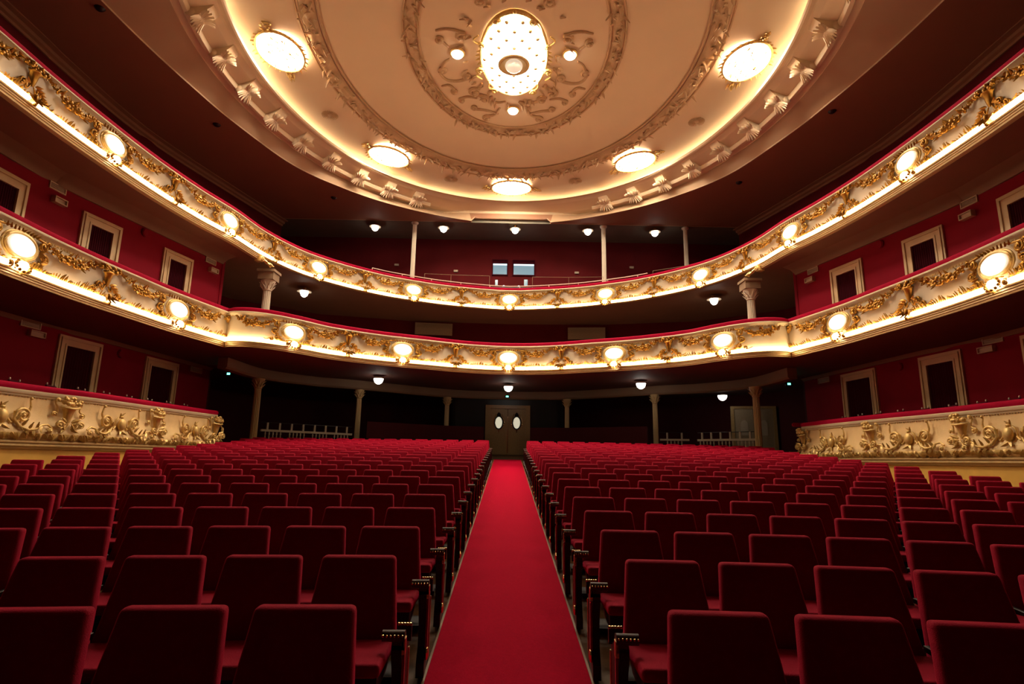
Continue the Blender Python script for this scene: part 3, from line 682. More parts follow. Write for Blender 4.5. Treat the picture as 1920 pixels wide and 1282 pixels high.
# ------------------------------------------------------------------ main ceiling: flat brown field, oval dome
YC = 14.85
def ell(a, b, t, yc=YC): return Vector((a * math.cos(t), yc + b * math.sin(t)))
YH = 24.38
NT = 320
NOTCH = lambda p: 10.62 if abs(p.x) < 1.75 and p.y > 23.9 else 10.45
TH = [2 * PI * i / NT for i in range(NT)]
E0H = [(0, 24.75), (2.8, 23.95), (5.1, 22.7), (6.75, 21.25), (8.05, 19.5), (8.95, 16.8), (9.3, 15.2), (9.6, 13.4), (9.78, 11.5), (9.82, 9.5), (9.6, 7), (9.0, 4), (7.8, 1.5), (5, -.4), (2.4, -1.2), (0, -1.4)]
e0 = Curve([E0H], False).P; e0 = e0 + [Vector((-p.x, p.y)) for p in e0[-2:0:-1]]
def e0_at(ang):
    d = Vector((math.cos(ang), math.sin(ang))); best = None; c = Vector((0, YC))
    for i in range(len(e0)):
        a, b = e0[i] - c, e0[(i + 1) % len(e0)] - c; e = b - a; den = d.x * e.y - d.y * e.x
        if abs(den) < 1e-9: continue
        t = (a.x * e.y - a.y * e.x) / den; u = (a.x * d.y - a.y * d.x) / den
        if t > 0 and -1e-6 <= u <= 1 + 1e-6: best = t if best is None else min(best, t)
    return c + d * best
def clipy(p, lim=YH): return Vector((p.x, min(p.y, lim)))
def ring(mb, f0, z0, f1, z1, n=NT):
    za = z0 if callable(z0) else (lambda p: z0); zb = z1 if callable(z1) else (lambda p: z1)
    V = [(*f0(2 * PI * i / n), za(f0(2 * PI * i / n)) + ZC) for i in range(n)] + [(*f1(2 * PI * i / n), zb(f1(2 * PI * i / n)) + ZC) for i in range(n)]
    mb.add(V, [(i, (i + 1) % n, n + (i + 1) % n, n + i) for i in range(n)])
F0 = lambda t: clipy(e0_at(math.atan2(10.0 * math.sin(t), 8.59 * math.cos(t))))
def EL(a, b): return lambda t: clipy(ell(a, b, t))
mb = MB()
def outer(t):
    ang = math.atan2(10.0 * math.sin(t), 8.59 * math.cos(t)); d = Vector((math.cos(ang), math.sin(ang))); k = 1e9
    for lim, comp in ((13.0, abs(d.x)),): k = min(k, lim / max(1e-6, comp))
    k = min(k, (YH + .02 - YC) / d.y if d.y > 1e-6 else 1e9, (YC + 4) / -d.y if d.y < -1e-6 else 1e9); return Vector((d.x * k, YC + d.y * k))
ring(mb, outer, NOTCH, F0, NOTCH)
struct(mb.build('ceiling', 'ceilbrown', sharp=.4), 'flat dark brown ceiling around the oval dome', 'ceiling')
mb = MB(); ring(mb, F0, NOTCH, F0, lambda p: NOTCH(p) + .05); ring(mb, F0, lambda p: NOTCH(p) + .05, EL(8.72, 10.13), 10.86); obd = mb.build('ceiling_band', ('band', 'ceilbrown'), sharp=.4)
for p in obd.data.polygons:
    if p.center.y > YH - .04: p.material_index = 1       # upright fascia over the gallery opening, coloured darker to offset the lamp's light
struct(obd, 'lighter brown sloping band between brown ceiling and dome', 'ceiling')
mb = MB()
for (a0, z0), (a1, z1) in zip([(8.72, 10.86), (8.72, 10.9), (8.5, 10.95), (8.42, 10.98), (7.95, 11.12), (7.78, 11.2)], [(8.72, 10.9), (8.5, 10.95), (8.42, 10.98), (7.95, 11.12), (7.78, 11.2), (7.68, 11.2)]):
    ring(mb, EL(a0, a0 + 1.6 * a0 / 8.6 - .18), z0, EL(a1, a1 + 1.6 * a1 / 8.6 - .18), z1)
struct(mb.build('ceiling_frieze', 'ceil', sharp=.5), 'cream frieze ring of the dome that carries the carved brackets', 'ceiling')
mb = MB()   # lip that hides the cove lights
prof = [(7.72, 11.2), (7.6, 11.16), (7.55, 11.18), (7.53, 11.24), (7.56, 11.28), (7.62, 11.28)]
for (a0, z0), (a1, z1) in zip(prof, prof[1:]): ring(mb, EL(a0, a0 * 1.222), z0, EL(a1, a1 * 1.222), z1)
struct(mb.build('trim_cove', 'ceil', sharp=.6), 'thin bright lip moulding in front of the cove light', 'moulding')
mb = MB()
for (a0, z0), (a1, z1) in zip([(7.78, 11.2), (7.9, 11.3), (7.86, 11.42), (7.6, 11.47), (6.9, 11.52), (6.0, 11.6), (5.85, 11.62), (5.3, 11.66), (3.1, 11.7)], [(7.9, 11.3), (7.86, 11.42), (7.6, 11.47), (6.9, 11.52), (6.0, 11.6), (5.85, 11.62), (5.3, 11.66), (3.1, 11.7), (.0001, 11.72)]):
    ring(mb, EL(a0, a0 * (1.222 if a0 > 6.5 else 1.28 if a0 > 5 else 1.4)), z0, EL(a1, a1 * (1.222 if a1 > 6.5 else 1.28 if a1 > 5 else 1.4)), z1)
struct(mb.build('ceiling_dome', 'ceil', sharp=.9), 'pale cream shallow oval dome in the middle of the ceiling', 'ceiling')
# cove tube behind the lip
mb = MB(); mb.tube([(*clipy(ell(7.72, 7.72 * 1.222, t), YH - .12), 11.27 + ZC) for t in TH], .03, 5, True)
tag(mb.build('cove_light', 'cove'), 'long hidden light tube glowing round the rim of the dome', 'cove light')
# ornament rings: plaster leaf garlands
def leaf_ring(a0, b0, a1, b1, z, h, name, label, seed, k):
    mb = MB(); r = random.Random(seed); n = 360; m = 7; V = []; F = []
    for i in range(n):
        t = 2 * PI * i / n; p, q = ell(a0, b0, t), ell(a1, b1, t)
        for j in range(m):
            u = j / (m - 1); pt = p.lerp(q, u); V.append((pt.x, pt.y, z + ZC - h * (.2 + .8 * math.sin(PI * u)) * r.uniform(.45, 1.15) * (1 if 0 < j < m - 1 else .1)))
    for i in range(n):
        for j in range(m - 1): F.append((i * m + j, ((i + 1) % n) * m + j, ((i + 1) % n) * m + j + 1, i * m + j + 1))
    mb.add(V, F)
    for i in range(k):
        t = 2 * PI * i / k + r.uniform(-.01, .01); u = r.uniform(.05, .95); c = ell(a0, b0, t).lerp(ell(a1, b1, t), u)
        mb.leaf((c.x, c.y, z + ZC - h * .7), (r.uniform(-1, 1), r.uniform(-1, 1), -.25), (0, 0, -1), r.uniform(.14, .26), .05, .02)
    for a, b in ((a0 * 1.012, b0 * 1.012), (a1 * .985, b1 * .985)): mb.tube([(*ell(a, b, t), z + ZC - .02) for t in TH], .035, 5, True)
    return struct(mb.build(name, 'stucco', sharp=1.2), label, 'moulding')
leaf_ring(5.85, 7.48, 5.42, 6.95, 11.62, .16, 'trim_outer_garland', 'wide carved plaster leaf garland ring around the dome', 21, 620)
leaf_ring(3.12, 4.42, 2.78, 4.0, 11.7, .1, 'trim_inner_garland', 'narrow oval plaster leaf garland ring around the central lamp', 22, 260)
# lip and brackets on the frieze, broken over the axis at the rear
for sg, sd in ((-1, 'left'), (1, 'right')):
    mb = MB(); P = []
    for i in range(80):
        t = R(65) - (R(65) + R(60)) * i / 79; P.append(t)
    V = []; F = []; pr = [(8.55, 10.93), (8.5, 10.84), (8.4, 10.84), (8.36, 10.9), (8.36, 10.98)]
    for t in P:
        for a, z in pr:
            q = clipy(ell(a, a * 1.163, t), YH - .02); V.append((sg * q.x, q.y, z + ZC))
    k = len(pr)
    for i in range(79):
        for j in range(k - 1): F.append((i * k + j, i * k + j + 1, (i + 1) * k + j + 1, (i + 1) * k + j))
    mb.add(V, F + [tuple(range(k)), tuple(79 * k + j for j in range(k))]); struct(recalc(mb.build('trim_dome_%s' % sd, 'ceil', sharp=.6)), 'plain cream lip moulding at the edge of the dome frieze, %s side' % sd, 'moulding')
def bracket_mesh():
    mb = MB()
    P = [(0, .26, -.02), (0, .24, -.1), (0, .1, -.17), (0, -.1, -.14), (0, -.24, -.1), (0, -.3, -.05)]
    V = []; F = []
    for (x, y, z) in [(0, .3, .12), (0, .29, -.06), (0, .2, -.17), (0, .05, -.19), (0, -.1, -.11), (0, -.22, -.05), (0, -.3, .0), (0, -.3, .12)]:
        V += [(-.17, y, z), (-.06, y, z * 1.12), (.06, y, z * 1.12), (.17, y, z)]
    for i in range(7):
        for j in range(3): F.append((i * 4 + j, i * 4 + j + 1, (i + 1) * 4 + j + 1, (i + 1) * 4 + j))
    F += [tuple(i * 4 for i in range(8)), tuple(i * 4 + 3 for i in range(8))[::-1]]
    mb.add(V, F)
    for sx in (-1, 1):
        mb.lathe([(0, -.02), (.09, -.02), (.1, .0), (.05, .03), (0, .03)], n=14)
        v = mb.v[-14 * 5:]; mb.v[-14 * 5:] = [(sx * (.17 + p[2]), .2 + p[0], -.1 + p[1]) for p in v]
    for i in range(7):
        a = (i - 3) * .35; mb.leaf((.03 * (i - 3), .02, -.17), (math.sin(a), .9, -.25), (0, 0, -1), .24, .04, .025)
        mb.leaf((.03 * (i - 3), .02, -.16), (math.sin(a), -.9, .3), (0, 0, -1), .26, .04, .025)
    return mesh_of(mb, 'ceiling_bracket', 'ceil', sharp=1.0)
BR = bracket_mesh()
for sg, sd in ((-1, 'left'), (1, 'right')):
    for i in range(10):
        t = R(60.3 - 9.02 * i); p = ell(8.16, 9.62, t); d = Vector((p.x / 8.16 ** 2, (p.y - YC) / 9.62 ** 2)).normalized()
        o = bpy.data.objects.new('ceiling_bracket', BR); COL.objects.link(o)
        o.location = (sg * p.x, p.y, 11.07 + ZC); o.scale = (1.2, 1.2, 1.25); o.rotation_euler = (R(-15), 0, math.atan2(d.y, sg * d.x) - PI / 2)
        tag(o, 'carved cream bracket under the dome rim, %s side, %s from the rear' % (sd, ORD[i]), 'bracket', 'brackets around the dome')
# shell shaped ceiling vents
for a, sd, w in ((157.5, 'left', 'nearer'), (22, 'right', 'nearer'), (112, 'left', 'rear'), (67, 'right', 'rear')):
    p = ell(6.8, 8.2, R(a)); mb = MB()
    for i in range(26):
        q = 2 * PI * i / 26; mb.leaf((.05 * math.cos(q), .05 * math.sin(q), -.02), (math.cos(q), math.sin(q), -.05), (0, 0, -1), .23, .018, .012, .05)
    mb.lathe([(0, -.05), (.06, -.045), (.1, -.01), (.1, 0)], n=14)
    o = mb.build('ceiling_vent', 'stucco', sharp=1.0); o.location = (p.x, p.y, 11.53 + ZC); o.rotation_euler = (0, 0, R(a))
    tag(o, 'round fan shaped plaster vent in the dome, %s side, %s one' % (sd, w), 'vent')
# small dark fittings in the brown ceiling
for i, (x, y, l) in enumerate(((-9.95, 12.1, 'left side, near one'), (-9.55, 17.0, 'left side, beside dome'), (-7.3, 22.2, 'left side, far one'), (9.6, 15.6, 'right side, beside dome'), (8.6, 20.2, 'right side, far one'))):
    mb = MB(); mb.lathe([(0, -.07), (.05, -.07), (.09, -.04), (.12, 0)], n=14); o = mb.build('ceiling_spotlight', 'black'); o.location = (x, y, 10.45 + ZC)
    tag(o, 'small dark spotlight in the brown ceiling, %s' % l, 'spotlight')

# ------------------------------------------------------------------ ceiling lamps
def side_lamp():
    g = MB(); n = 32; V = []; F = []; rg = [(1, -.04), (.97, -.075), (.85, -.1), (.6, -.12), (.3, -.13), (.05, -.135)]
    for k, z in rg:
        for j in range(n):
            a = 2 * PI * j / n; w = 1 - .02 + .03 * math.cos(14 * a); V.append((.8 * k * w * math.cos(a), .6 * k * w * math.sin(a), z))
    for i in range(5):
        for j in range(n): F.append((i * n + j, (i + 1) * n + j, (i + 1) * n + (j + 1) % n, i * n + (j + 1) % n))
    F.append(tuple(5 * n + j for j in range(n))); g.add(V, F); pass
    f = MB(); r = random.Random(13)
    V = []; F = []; n = 40
    for k, z in ((.86, 0), (.86, -.055), (.82, -.06), (.82, 0)):
        for j in range(n): a = 2 * PI * j / n; V.append((k * math.cos(a), (k - .2) * math.sin(a), z))
    for i in range(3):
        for j in range(n): F.append((i * n + j, (i + 1) * n + j, (i + 1) * n + (j + 1) % n, i * n + (j + 1) % n))
    f.add(V, F)
    f.tube([(.84 * math.cos(2 * PI * j / 32), .64 * math.sin(2 * PI * j / 32), -.05) for j in range(32)], .04, 6, True)
    for i in range(30):
        a = 2 * PI * i / 30; f.leaf((.84 * math.cos(a), .64 * math.sin(a), -.03), (math.cos(a) + r.uniform(-.5, .5), math.sin(a) + r.uniform(-.5, .5), -.1), (0, 0, -1), r.uniform(.08, .16), .04, .015)
    for sx in (-1, 1):
        for i in range(10): f.leaf((sx * (.86 + .03 * i), r.uniform(-.14, .14), -.03), (sx, r.uniform(-1, 1), -.2), (0, 0, -1), .16, .04, .02)
    frame = mesh_of(f, 'leaf_frame', 'goldpale', sharp=1.0)
    k = g; k.cur = 1
    for i in range(26):
        a = r.uniform(0, 2 * PI); q = math.sqrt(r.uniform(.05, .8)); x, y = .8 * q * math.cos(a), .6 * q * math.sin(a)
        k.tube([(x - .06, y, -.15 + .06 * q * q), (x, y + .03, -.18 + .06 * q * q), (x + .06, y + r.uniform(-.05, .05), -.165 + .06 * q * q)], .024, 5)
    return mesh_of(g, 'crystal_panel', ('lamp', 'mould')), frame
SL = side_lamp()
for deg, w in ((0, 'right, halfway along the dome'), (45, 'right rear'), (90, 'centre rear, above the gallery'), (135, 'left rear'), (180, 'left, halfway along the dome')):
    p = ell(6.78, 8.25, R(deg)); tx = Vector((-6.78 * math.sin(R(deg)), 8.25 * math.cos(R(deg))))
    L = thing('ceiling_lamp', 'oval crystal ceiling lamp in the dome, %s' % w, 'ceiling lamp', (p.x, p.y, 11.53 + ZC), math.atan2(tx.y, tx.x), 'oval crystal lamps around the dome')
    for me, nm in zip(SL, ('crystal_panel', 'leaf_frame')): inst(me, nm, L, Matrix())
# central lamp
CLY = 15.05
L = thing('central_ceiling_lamp', 'large oval crystal lamp with gilt scroll frame in middle of the dome', 'chandelier', (0, CLY, 11.7 + ZC))
g = MB(); n = 40; V = []; F = []; A, B = .95, 1.72
rg = [(1, -.05), (.97, -.1), (.85, -.14), (.6, -.18), (.35, -.2)]
for k, z in rg:
    for j in range(n): V.append((A * k * math.cos(2 * PI * j / n), B * k * math.sin(2 * PI * j / n), z))
for i in range(4):
    for j in range(n): F.append((i * n + j, (i + 1) * n + j, (i + 1) * n + (j + 1) % n, i * n + (j + 1) % n))
F.append(tuple(4 * n + j for j in range(n))); g.add(V, F); g.build('crystal_panel', 'lamp', L)
def lz(x, y):
    q = math.sqrt((x / A) ** 2 + (y / B) ** 2); pr = [(0, -.205), (.35, -.2), (.6, -.18), (.85, -.14), (.97, -.1), (1, -.05), (2, 0)]
    for (a, za), (b, zb) in zip(pr, pr[1:]):
        if q <= b: return za + (zb - za) * (q - a) / (b - a)
    return 0
k = MB(); k.lathe([(0, -.07), (.045, -.07), (.065, -.045), (.06, 0)], n=8); KNOB = mesh_of(k, 'knob', 'mould'); w = MB(); st = .3
for i in range(-8, 9):
    for j in range(-8, 9):
        if (i + j) % 2: continue
        x, y = i * st * .72, j * st
        if (x / A) ** 2 + (y / B) ** 2 < .9 and x * x + (y * .9) ** 2 > .16:
            kn = inst(KNOB, 'knob', L, Matrix.Translation((x, y, lz(x, y))))
for sx in (-1, 1):
    for c in range(-14, 15, 2):
        P = []
        for i in range(61):
            t = -1 + 2 * i / 60; x = t * A; y = c * st + sx * (x / (st * .72)) * st
            if (x / A) ** 2 + (y / B) ** 2 < .93: P.append((x, y, lz(x, y) - .004))
        if len(P) > 2: w.tube(P, .011, 4)
w.build('lattice', 'mould', L)
f = MB(); V = []; F = []; n = 48
for k_, z in ((1.06, 0), (1.06, -.09), (1.015, -.1), (1.015, 0)):
    for j in range(n): V.append((A * k_ * math.cos(2 * PI * j / n), B * (k_ - .01) * math.sin(2 * PI * j / n), z))
for i in range(3):
    for j in range(n): F.append((i * n + j, (i + 1) * n + j, (i + 1) * n + (j + 1) % n, i * n + (j + 1) % n))
f.add(V, F)
f.tube([(A * 1.03 * math.cos(2 * PI * j / 48), B * 1.02 * math.sin(2 * PI * j / 48), -.08) for j in range(48)], .045, 6, True)
def flat_scroll(mb, cx, cy, r, turns, start, hand, tail, tr=.03, z=-.13):
    P = []; n = int(16 * turns)
    for i in range(n + 1):
        t = i / n; a = start + hand * 2 * PI * turns * t; q = r * (.12 + .88 * t); P.append((cx + q * math.cos(a), cy + q * math.sin(a), z - .04 * (1 - t)))
    for q in tail: P.append((q[0], q[1], z))
    P = P[:-len(tail) - 3] + chaikin(P[-len(tail) - 3:])
    mb.tube(P, lambda t: tr * (.6 + .6 * math.sin(PI * t)), 6); mb.ball((cx, cy, z - .04), tr * 1.6, n=6, m=4)
for sx in (-1, 1):
    flat_scroll(f, sx * 1.02, .52, .13, 1.5, -PI / 2, sx, [(sx * 1.18, .75), (sx * .98, .95)], .035)
    flat_scroll(f, sx * .5, -1.5, .12, 1.5, PI, -sx, [(sx * .72, -1.35), (sx * .78, -1.1)], .035)
    flat_scroll(f, sx * .95, -.55, .1, 1.4, 0, sx, [(sx * 1.2, -.75), (sx * 1.0, -.95)], .035)
    flat_scroll(f, sx * .62, 1.5, .12, 1.4, 0, sx, [(sx * .8, 1.3), (sx * .75, 1.1)], .035)
    for i in range(12):
        a = R(-60 + 120 * i / 11); f.leaf((sx * A * 1.05 * math.cos(a), B * math.sin(a) * .5, -.06), (sx, .3 * math.sin(a * 3), -.15), (0, 0, -1), .14, .05, .02)
f.ball((0, -B * 1.05, -.1), .06); f.build('scroll_frame', 'goldpale', L, sharp=1.0)
c = MB(); c.lathe([(.44, -.15), (.47, -.22), (.47, -.34), (.44, -.36), (.4, -.35), (.38, -.37), (.3, -.34), (.26, -.28), (.2, -.26)], n=36); c.build('centre_ring', 'mould', L)
c = MB(); c.ball((0, 0, -.36), .26, .26, .16, 20, 10); c.build('centre_globe', 'dimglobe', L)
# small round lamps beside it
for x, y, w in ((-1.66, 14.95, 'left of the central lamp'), (1.64, 14.9, 'right of the central lamp'), (0, 17.7, 'behind the central lamp, towards the gallery')):
    l = thing('round_ceiling_lamp', 'small round ceiling lamp, %s' % w, 'ceiling lamp', (x, y, 11.7 + ZC), 0, 'small round dome lamps')
    mb = MB(); mb.ball((0, 0, -.09), .17, .17, .1, 16, 8); mb.build('glass', 'oval', l)
    mb = MB(); mb.lathe([(.16, -.01), (.22, -.02), (.23, -.06), (.19, -.08), (.17, -.06)], n=20); mb.build('collar', 'goldpale', l)
# plaster scrollwork around the central lamp
mb = MB(); Zs = 11.69 + ZC
def ceil_scroll(cx, cy, r, turns, start, hand, tail, tr=.055):
    t = MB(); flat_scroll(t, cx, cy, r, turns, start, hand, tail, tr, 0); mb.add([(p[0], p[1] + CLY, p[2] + Zs) for p in t.v], t.f)
for sx in (-1, 1):
    for cx, cy, r, tu, s0, hd, tl in ((1.45, .95, .14, 1.4, 0, 1, [(1.75, 1.25), (2.15, 1.2), (2.3, .8)]), (2.2, .7, .12, 1.3, PI, -1, [(2.1, .35), (1.9, .2)]), (1.25, 1.75, .2, 1.4, 0, -1, [(1.0, 1.3)]),
                                     (1.5, -.75, .16, 1.4, 0, -1, [(1.8, -1.05), (2.2, -.95)]), (2.15, -.6, .12, 1.3, PI, 1, [(1.9, -.3)]), (.95, 2.1, .16, 1.4, PI, 1, [(.6, 2.35), (.25, 2.25)]),
                                     (1.3, 2.6, .1, 1.3, 0, 1, [(.9, 2.75), (.5, 2.95)]), (.9, 3.2, .13, 1.3, 0, -1, [(.6, 3.0), (.45, 2.6)]), (.9, -2.1, .16, 1.4, PI, -1, [(.6, -2.35), (.2, -2.2)]),
                                     (1.9, 1.75, .1, 1.3, 0, 1, [(2.0, 1.4), (2.3, 1.5)]), (1.7, 2.2, .08, 1.2, 0, -1, [(1.5, 2.0), (1.2, 2.1)])):
        ceil_scroll(sx * cx, cy, r, tu, s0 if sx > 0 else PI - s0, hd * sx, [(sx * a, b) for a, b in tl])
r = random.Random(31)
for i in range(70):
    a = r.uniform(0, 2 * PI); q = r.uniform(1.15, 1.5); x, y = 1.05 * q * math.cos(a), 1.8 * q * math.sin(a)
    mb.leaf((x, y + CLY, Zs), (math.cos(a) + r.uniform(-.8, .8), math.sin(a) + r.uniform(-.8, .8), -.1), (0, 0, -1), r.uniform(.15, .3), .05, .02)
struct(mb.build('trim_scrollwork', 'stucco', sharp=1.0), 'plaster scrollwork spreading around the central lamp', 'moulding')

# ------------------------------------------------------------------ top gallery: dark ceiling, lamps, columns, booth
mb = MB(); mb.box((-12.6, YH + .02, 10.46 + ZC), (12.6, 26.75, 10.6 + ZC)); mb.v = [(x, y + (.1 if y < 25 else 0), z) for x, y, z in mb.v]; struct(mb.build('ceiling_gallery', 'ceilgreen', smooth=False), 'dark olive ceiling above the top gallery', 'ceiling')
mb = MB(); mb.box((-12.6, YH + .03, 10.45 + ZC), (-1.75, YH + .08, 11.9 + ZC)); mb.box((1.75, YH + .03, 10.45 + ZC), (12.6, YH + .08, 11.9 + ZC)); mb.box((-1.75, YH + .03, 10.6 + ZC), (1.75, YH + .08, 11.9 + ZC))
struct(mb.build('wall_header', 'band', smooth=False), 'brown header edge between the dome and the top gallery', 'wall')
def globe_lamp(x, y, z, label, r=.16, drop=.16, group=None, dish=True):
    l = thing('globe_lamp', label, 'ceiling lamp', (x, y, z + ZC), 0, group)
    m = MB(); m.lathe([(.03, 0), (.03, -drop), (.0, -drop)], n=10); m.lathe([(.09, 0), (.09, -.025), (.03, -.04), (0, -.04)], n=14); m.build('stem', 'brass', l)
    m = MB(); m.lathe([(.04, -drop + .02), (.26 if dish else .18, -drop - .015), (.25 if dish else .18, -drop - .03), (.05, -drop - .02)], n=22); m.build('reflector', 'grille', l)
    m = MB(); m.lathe([(0, -drop - .02), (r, -drop - .025), (r * .97, -drop - .09), (r * .75, -drop - .17), (r * .35, -drop - .22), (0, -drop - .23)], n=18); m.build('globe', 'globe', l)
for x, w in ((-6.15, 'far left'), (-3.05, 'left of centre'), (.2, 'centre'), (3.5, 'right of centre'), (6.55, 'far right')):
    globe_lamp(x, 24.75, 10.46, 'white globe lamp under the dark top gallery ceiling, %s' % w, group='globe lamps in the top gallery')
def column(x, y, z0, z1, r, label, cap=True, impost=None, m='white', name='column'):
    t = thing(name, label, 'column', (x, y, z0))
    h = z1 - z0; mb = MB()
    top = h - (.34 if cap else .12)
    mb.lathe([(r * 1.25, 0), (r * 1.25, .12), (r * 1.05, .18), (r, .22), (r * .92, top)], n=32, flute=16, fd=.14); mb.build('shaft', m, t, sharp=1.0)
    c = MB()
    if cap:
        c.lathe([(r * .92, top), (r * 1.1, top + .02), (r * .95, top + .05), (r * 1.15, top + .16), (r * 1.6, top + .27), (r * 1.7, h)], n=20)
        for i in range(10):
            a = 2 * PI * i / 10
            for zz, L in ((top + .05, .12), (top + .14, .14)): c.leaf((r * 1.02 * math.cos(a + zz * 9), r * 1.02 * math.sin(a + zz * 9), zz), (.35 * math.cos(a + zz * 9), .35 * math.sin(a + zz * 9), 1), (math.cos(a + zz * 9), math.sin(a + zz * 9), 0), L, .035, .01, .5)
    else: c.lathe([(r * .95, top), (r * 1.2, top + .03), (r * 1.5, top + .06), (r * 1.6, h - .02), (r * 1.6, h)], n=20)
    c.build('capital', m, t, sharp=1.0)
    if impost:
        b = MB(); w = impost; b.box((-w, -w, h), (w, w, h + .24)); b.box((-w * 1.15, -w * 1.15, h + .24), (w * 1.15, w * 1.15, h + .32)); b.build('impost_block', 'soffit', t, smooth=False)
for x, w in ((-4.32, 'left of the booth windows'), (4.18, 'right of the booth windows'), (7.87, 'farther right')):
    column(x, 24.55, 6.9 + ZC, 10.44 + ZC - .02, .1, 'slim cream column in the top gallery, %s' % w, cap=False)
for sg, sd in ((-1, 'left'), (1, 'right')):
    column(sg * 7.6, 17.55, 3.0 + ZC, 5.4 + ZC, .13, 'slender fluted column behind the lower balcony rail, %s side' % sd, impost=.24)
    globe_lamp(sg * 7.3, 19.9, 5.88, 'white globe lamp beneath the upper balcony, %s side' % sd, r=.14, drop=.1)
def booth(x0, x1, label):
    t = thing('booth_window', label, 'window', (0, 26.6, 0)); z0, z1 = 8.72 + ZC, 9.42 + ZC
    g = MB(); g.box((x0, -.03, z0), (x1, -.02, z1 - .24)); g.build('pane', 'booth', t, smooth=False)  # bluish reflection in the glass put in as a faint glow
    g = MB(); g.box((x0, -.035, z1 - .24), (x1, -.02, z1 - .16)); g.build('glow_strip', 'boothlit', t, smooth=False)  # brighter upper strip of the reflection, also put in as glow
    g = MB(); b = .05
    for a in ((x0 - b, z0 - b, x1 + b, z0), (x0 - b, z1, x1 + b, z1 + b), (x0 - b, z0, x0, z1), (x1, z0, x1 + b, z1)): g.box((a[0], -.06, a[1]), (a[2], .0, a[3]))
    g.box((x0, -.02, z1 - .16), (x1, 0, z1)); g.build('frame', 'curtain', t, smooth=False)
booth(-.82, -.15, 'left projection booth window with bluish reflection as glow in the top gallery')
booth(.17, 1.15, 'right projection booth window with bluish reflection as glow in the top gallery')
for x, z, w in ((-5.45, 9.1, 'far left'), (-2.6, 8.85, 'left of the booth'), (3.2, 8.88, 'right of the booth'), (5.85, 9.2, 'far right')):
    mb = MB(); mb.box((-.1, -.06, -.05), (.1, 0, .05)); o = mb.build('wall_plate', 'grille', smooth=False); o.location = (x, 26.6, z + ZC)
    tag(o, 'small pale plate on the rear gallery wall, %s' % w, 'wall plate')
# desk lamps / monitors on the booth parapet
t = thing('control_desk', 'dark control desk with small glowing screens below the booth windows', 'desk', (0, 25.9, 6.9 + ZC))
m = MB(); m.box((-.9, -.2, 0), (1.2, .3, .95)); m.build('body', 'black', t, smooth=False)
for x, w, h in ((-.68, .12, .26), (.66, .16, .3)):
    m = MB(); m.box((x, -.24, 1.0), (x + w, -.22, 1.0 + h)); m.build('screen', 'booth', t, smooth=False)
for x in (-.28, .42):
    m = MB(); m.ball((x, -.1, 1.0), .07, .07, .045); m.build('desk_light', 'boothlit', t)
# handrails
def rail(P, z, label, posts, r=.016, m='white', down=.3):
    t = thing('handrail', label, 'handrail')
    mb = MB(); mb.tube([(x, y, z + ZC) for x, y in P], r, 6); mb.build('tube', m, t)
    for i in posts:
        x, y = P[i]; mb = MB(); mb.tube([(x, y, z + ZC), (x, y, z + ZC - down)], r * .8, 6); mb.build('post', m, t)
P = [tuple(C2.at(q)[0] + C2.at(q)[2] * -.12) for q in [-5.6 + .4 * i for i in range(29)]]
rail(P, 7.05, 'slim cream handrail along the middle of the upper balcony rail', range(0, 29, 3), .02, down=.1)
rail([(-3.75, 24.4), (-2.6, 24.5), (-.9, 24.55)], 7.98, 'thin brass handrail in the top gallery, left of the booth', (0, 1, 2), .009, 'soffit', .7)
rail([(1.0, 24.55), (2.6, 24.5), (4.1, 24.35)], 7.97, 'thin brass handrail in the top gallery, right of the booth', (0, 1, 2), .009, 'soffit', .7)
rail([(6.0, 23.2), (7.0, 22.6), (8.4, 21.4)], 7.9, 'thin brass handrail in the top gallery, far right', (0, 1, 2), .009, 'soffit', 1.0)
# vents on the rear wall of the lower balcony
for sg, y, z, sd in ((-1, 24.45, 5.5, 'left'), (1, 24.4, 5.42, 'right')):
    t = thing('air_vent', 'wide beige vent panel on the back wall of lower balcony, %s of centre' % sd, 'vent', (sg * 3.3 + .05, y, z + ZC), R(-sg * 6))
    m = MB(); m.box((-.8, -.03, -.26), (.8, .04, .26)); m.build('panel', 'ventface', t, smooth=False)
    m = MB()
    for i in range(5): m.box((-.72, -.05, .06 + .035 * i), (.72, -.02, .075 + .035 * i))
    m.build('slats', 'ventface', t, smooth=False)

# ------------------------------------------------------------------ floor, carpet
mb = MB(); mb.add([(-13, -4, floor_z(-4)), (13, -4, floor_z(-4)), (13, 28, floor_z(28)), (-13, 28, floor_z(28)), (-13, -4, floor_z(-4) - .2), (13, -4, floor_z(-4) - .2), (13, 28, floor_z(28) - .2), (-13, 28, floor_z(28) - .2)],
               [(0, 1, 2, 3), (4, 7, 6, 5), (0, 4, 5, 1), (1, 5, 6, 2), (2, 6, 7, 3), (3, 7, 4, 0)])
struct(mb.build('floor', 'boards', smooth=False), 'dark wooden stalls floor rising gently to the rear', 'floor')
t = thing('aisle_carpet', 'long bright red carpet runner down the middle aisle', 'carpet', (AX, 0, 0))
def slope_box(mb, x0, x1, y0, y1, h0, h1):
    mb.add([(x0, y0, floor_z(y0) + h0), (x1, y0, floor_z(y0) + h0), (x1, y1, floor_z(y1) + h0), (x0, y1, floor_z(y1) + h0), (x0, y0, floor_z(y0) + h1), (x1, y0, floor_z(y0) + h1), (x1, y1, floor_z(y1) + h1), (x0, y1, floor_z(y1) + h1)],
           [(0, 3, 2, 1), (4, 5, 6, 7), (0, 1, 5, 4), (1, 2, 6, 5), (2, 3, 7, 6), (3, 0, 4, 7)])
m = MB(); slope_box(m, -.5, .5, .5, 22.2, .001, .014); m.build('runner', 'carpet', t, smooth=False)
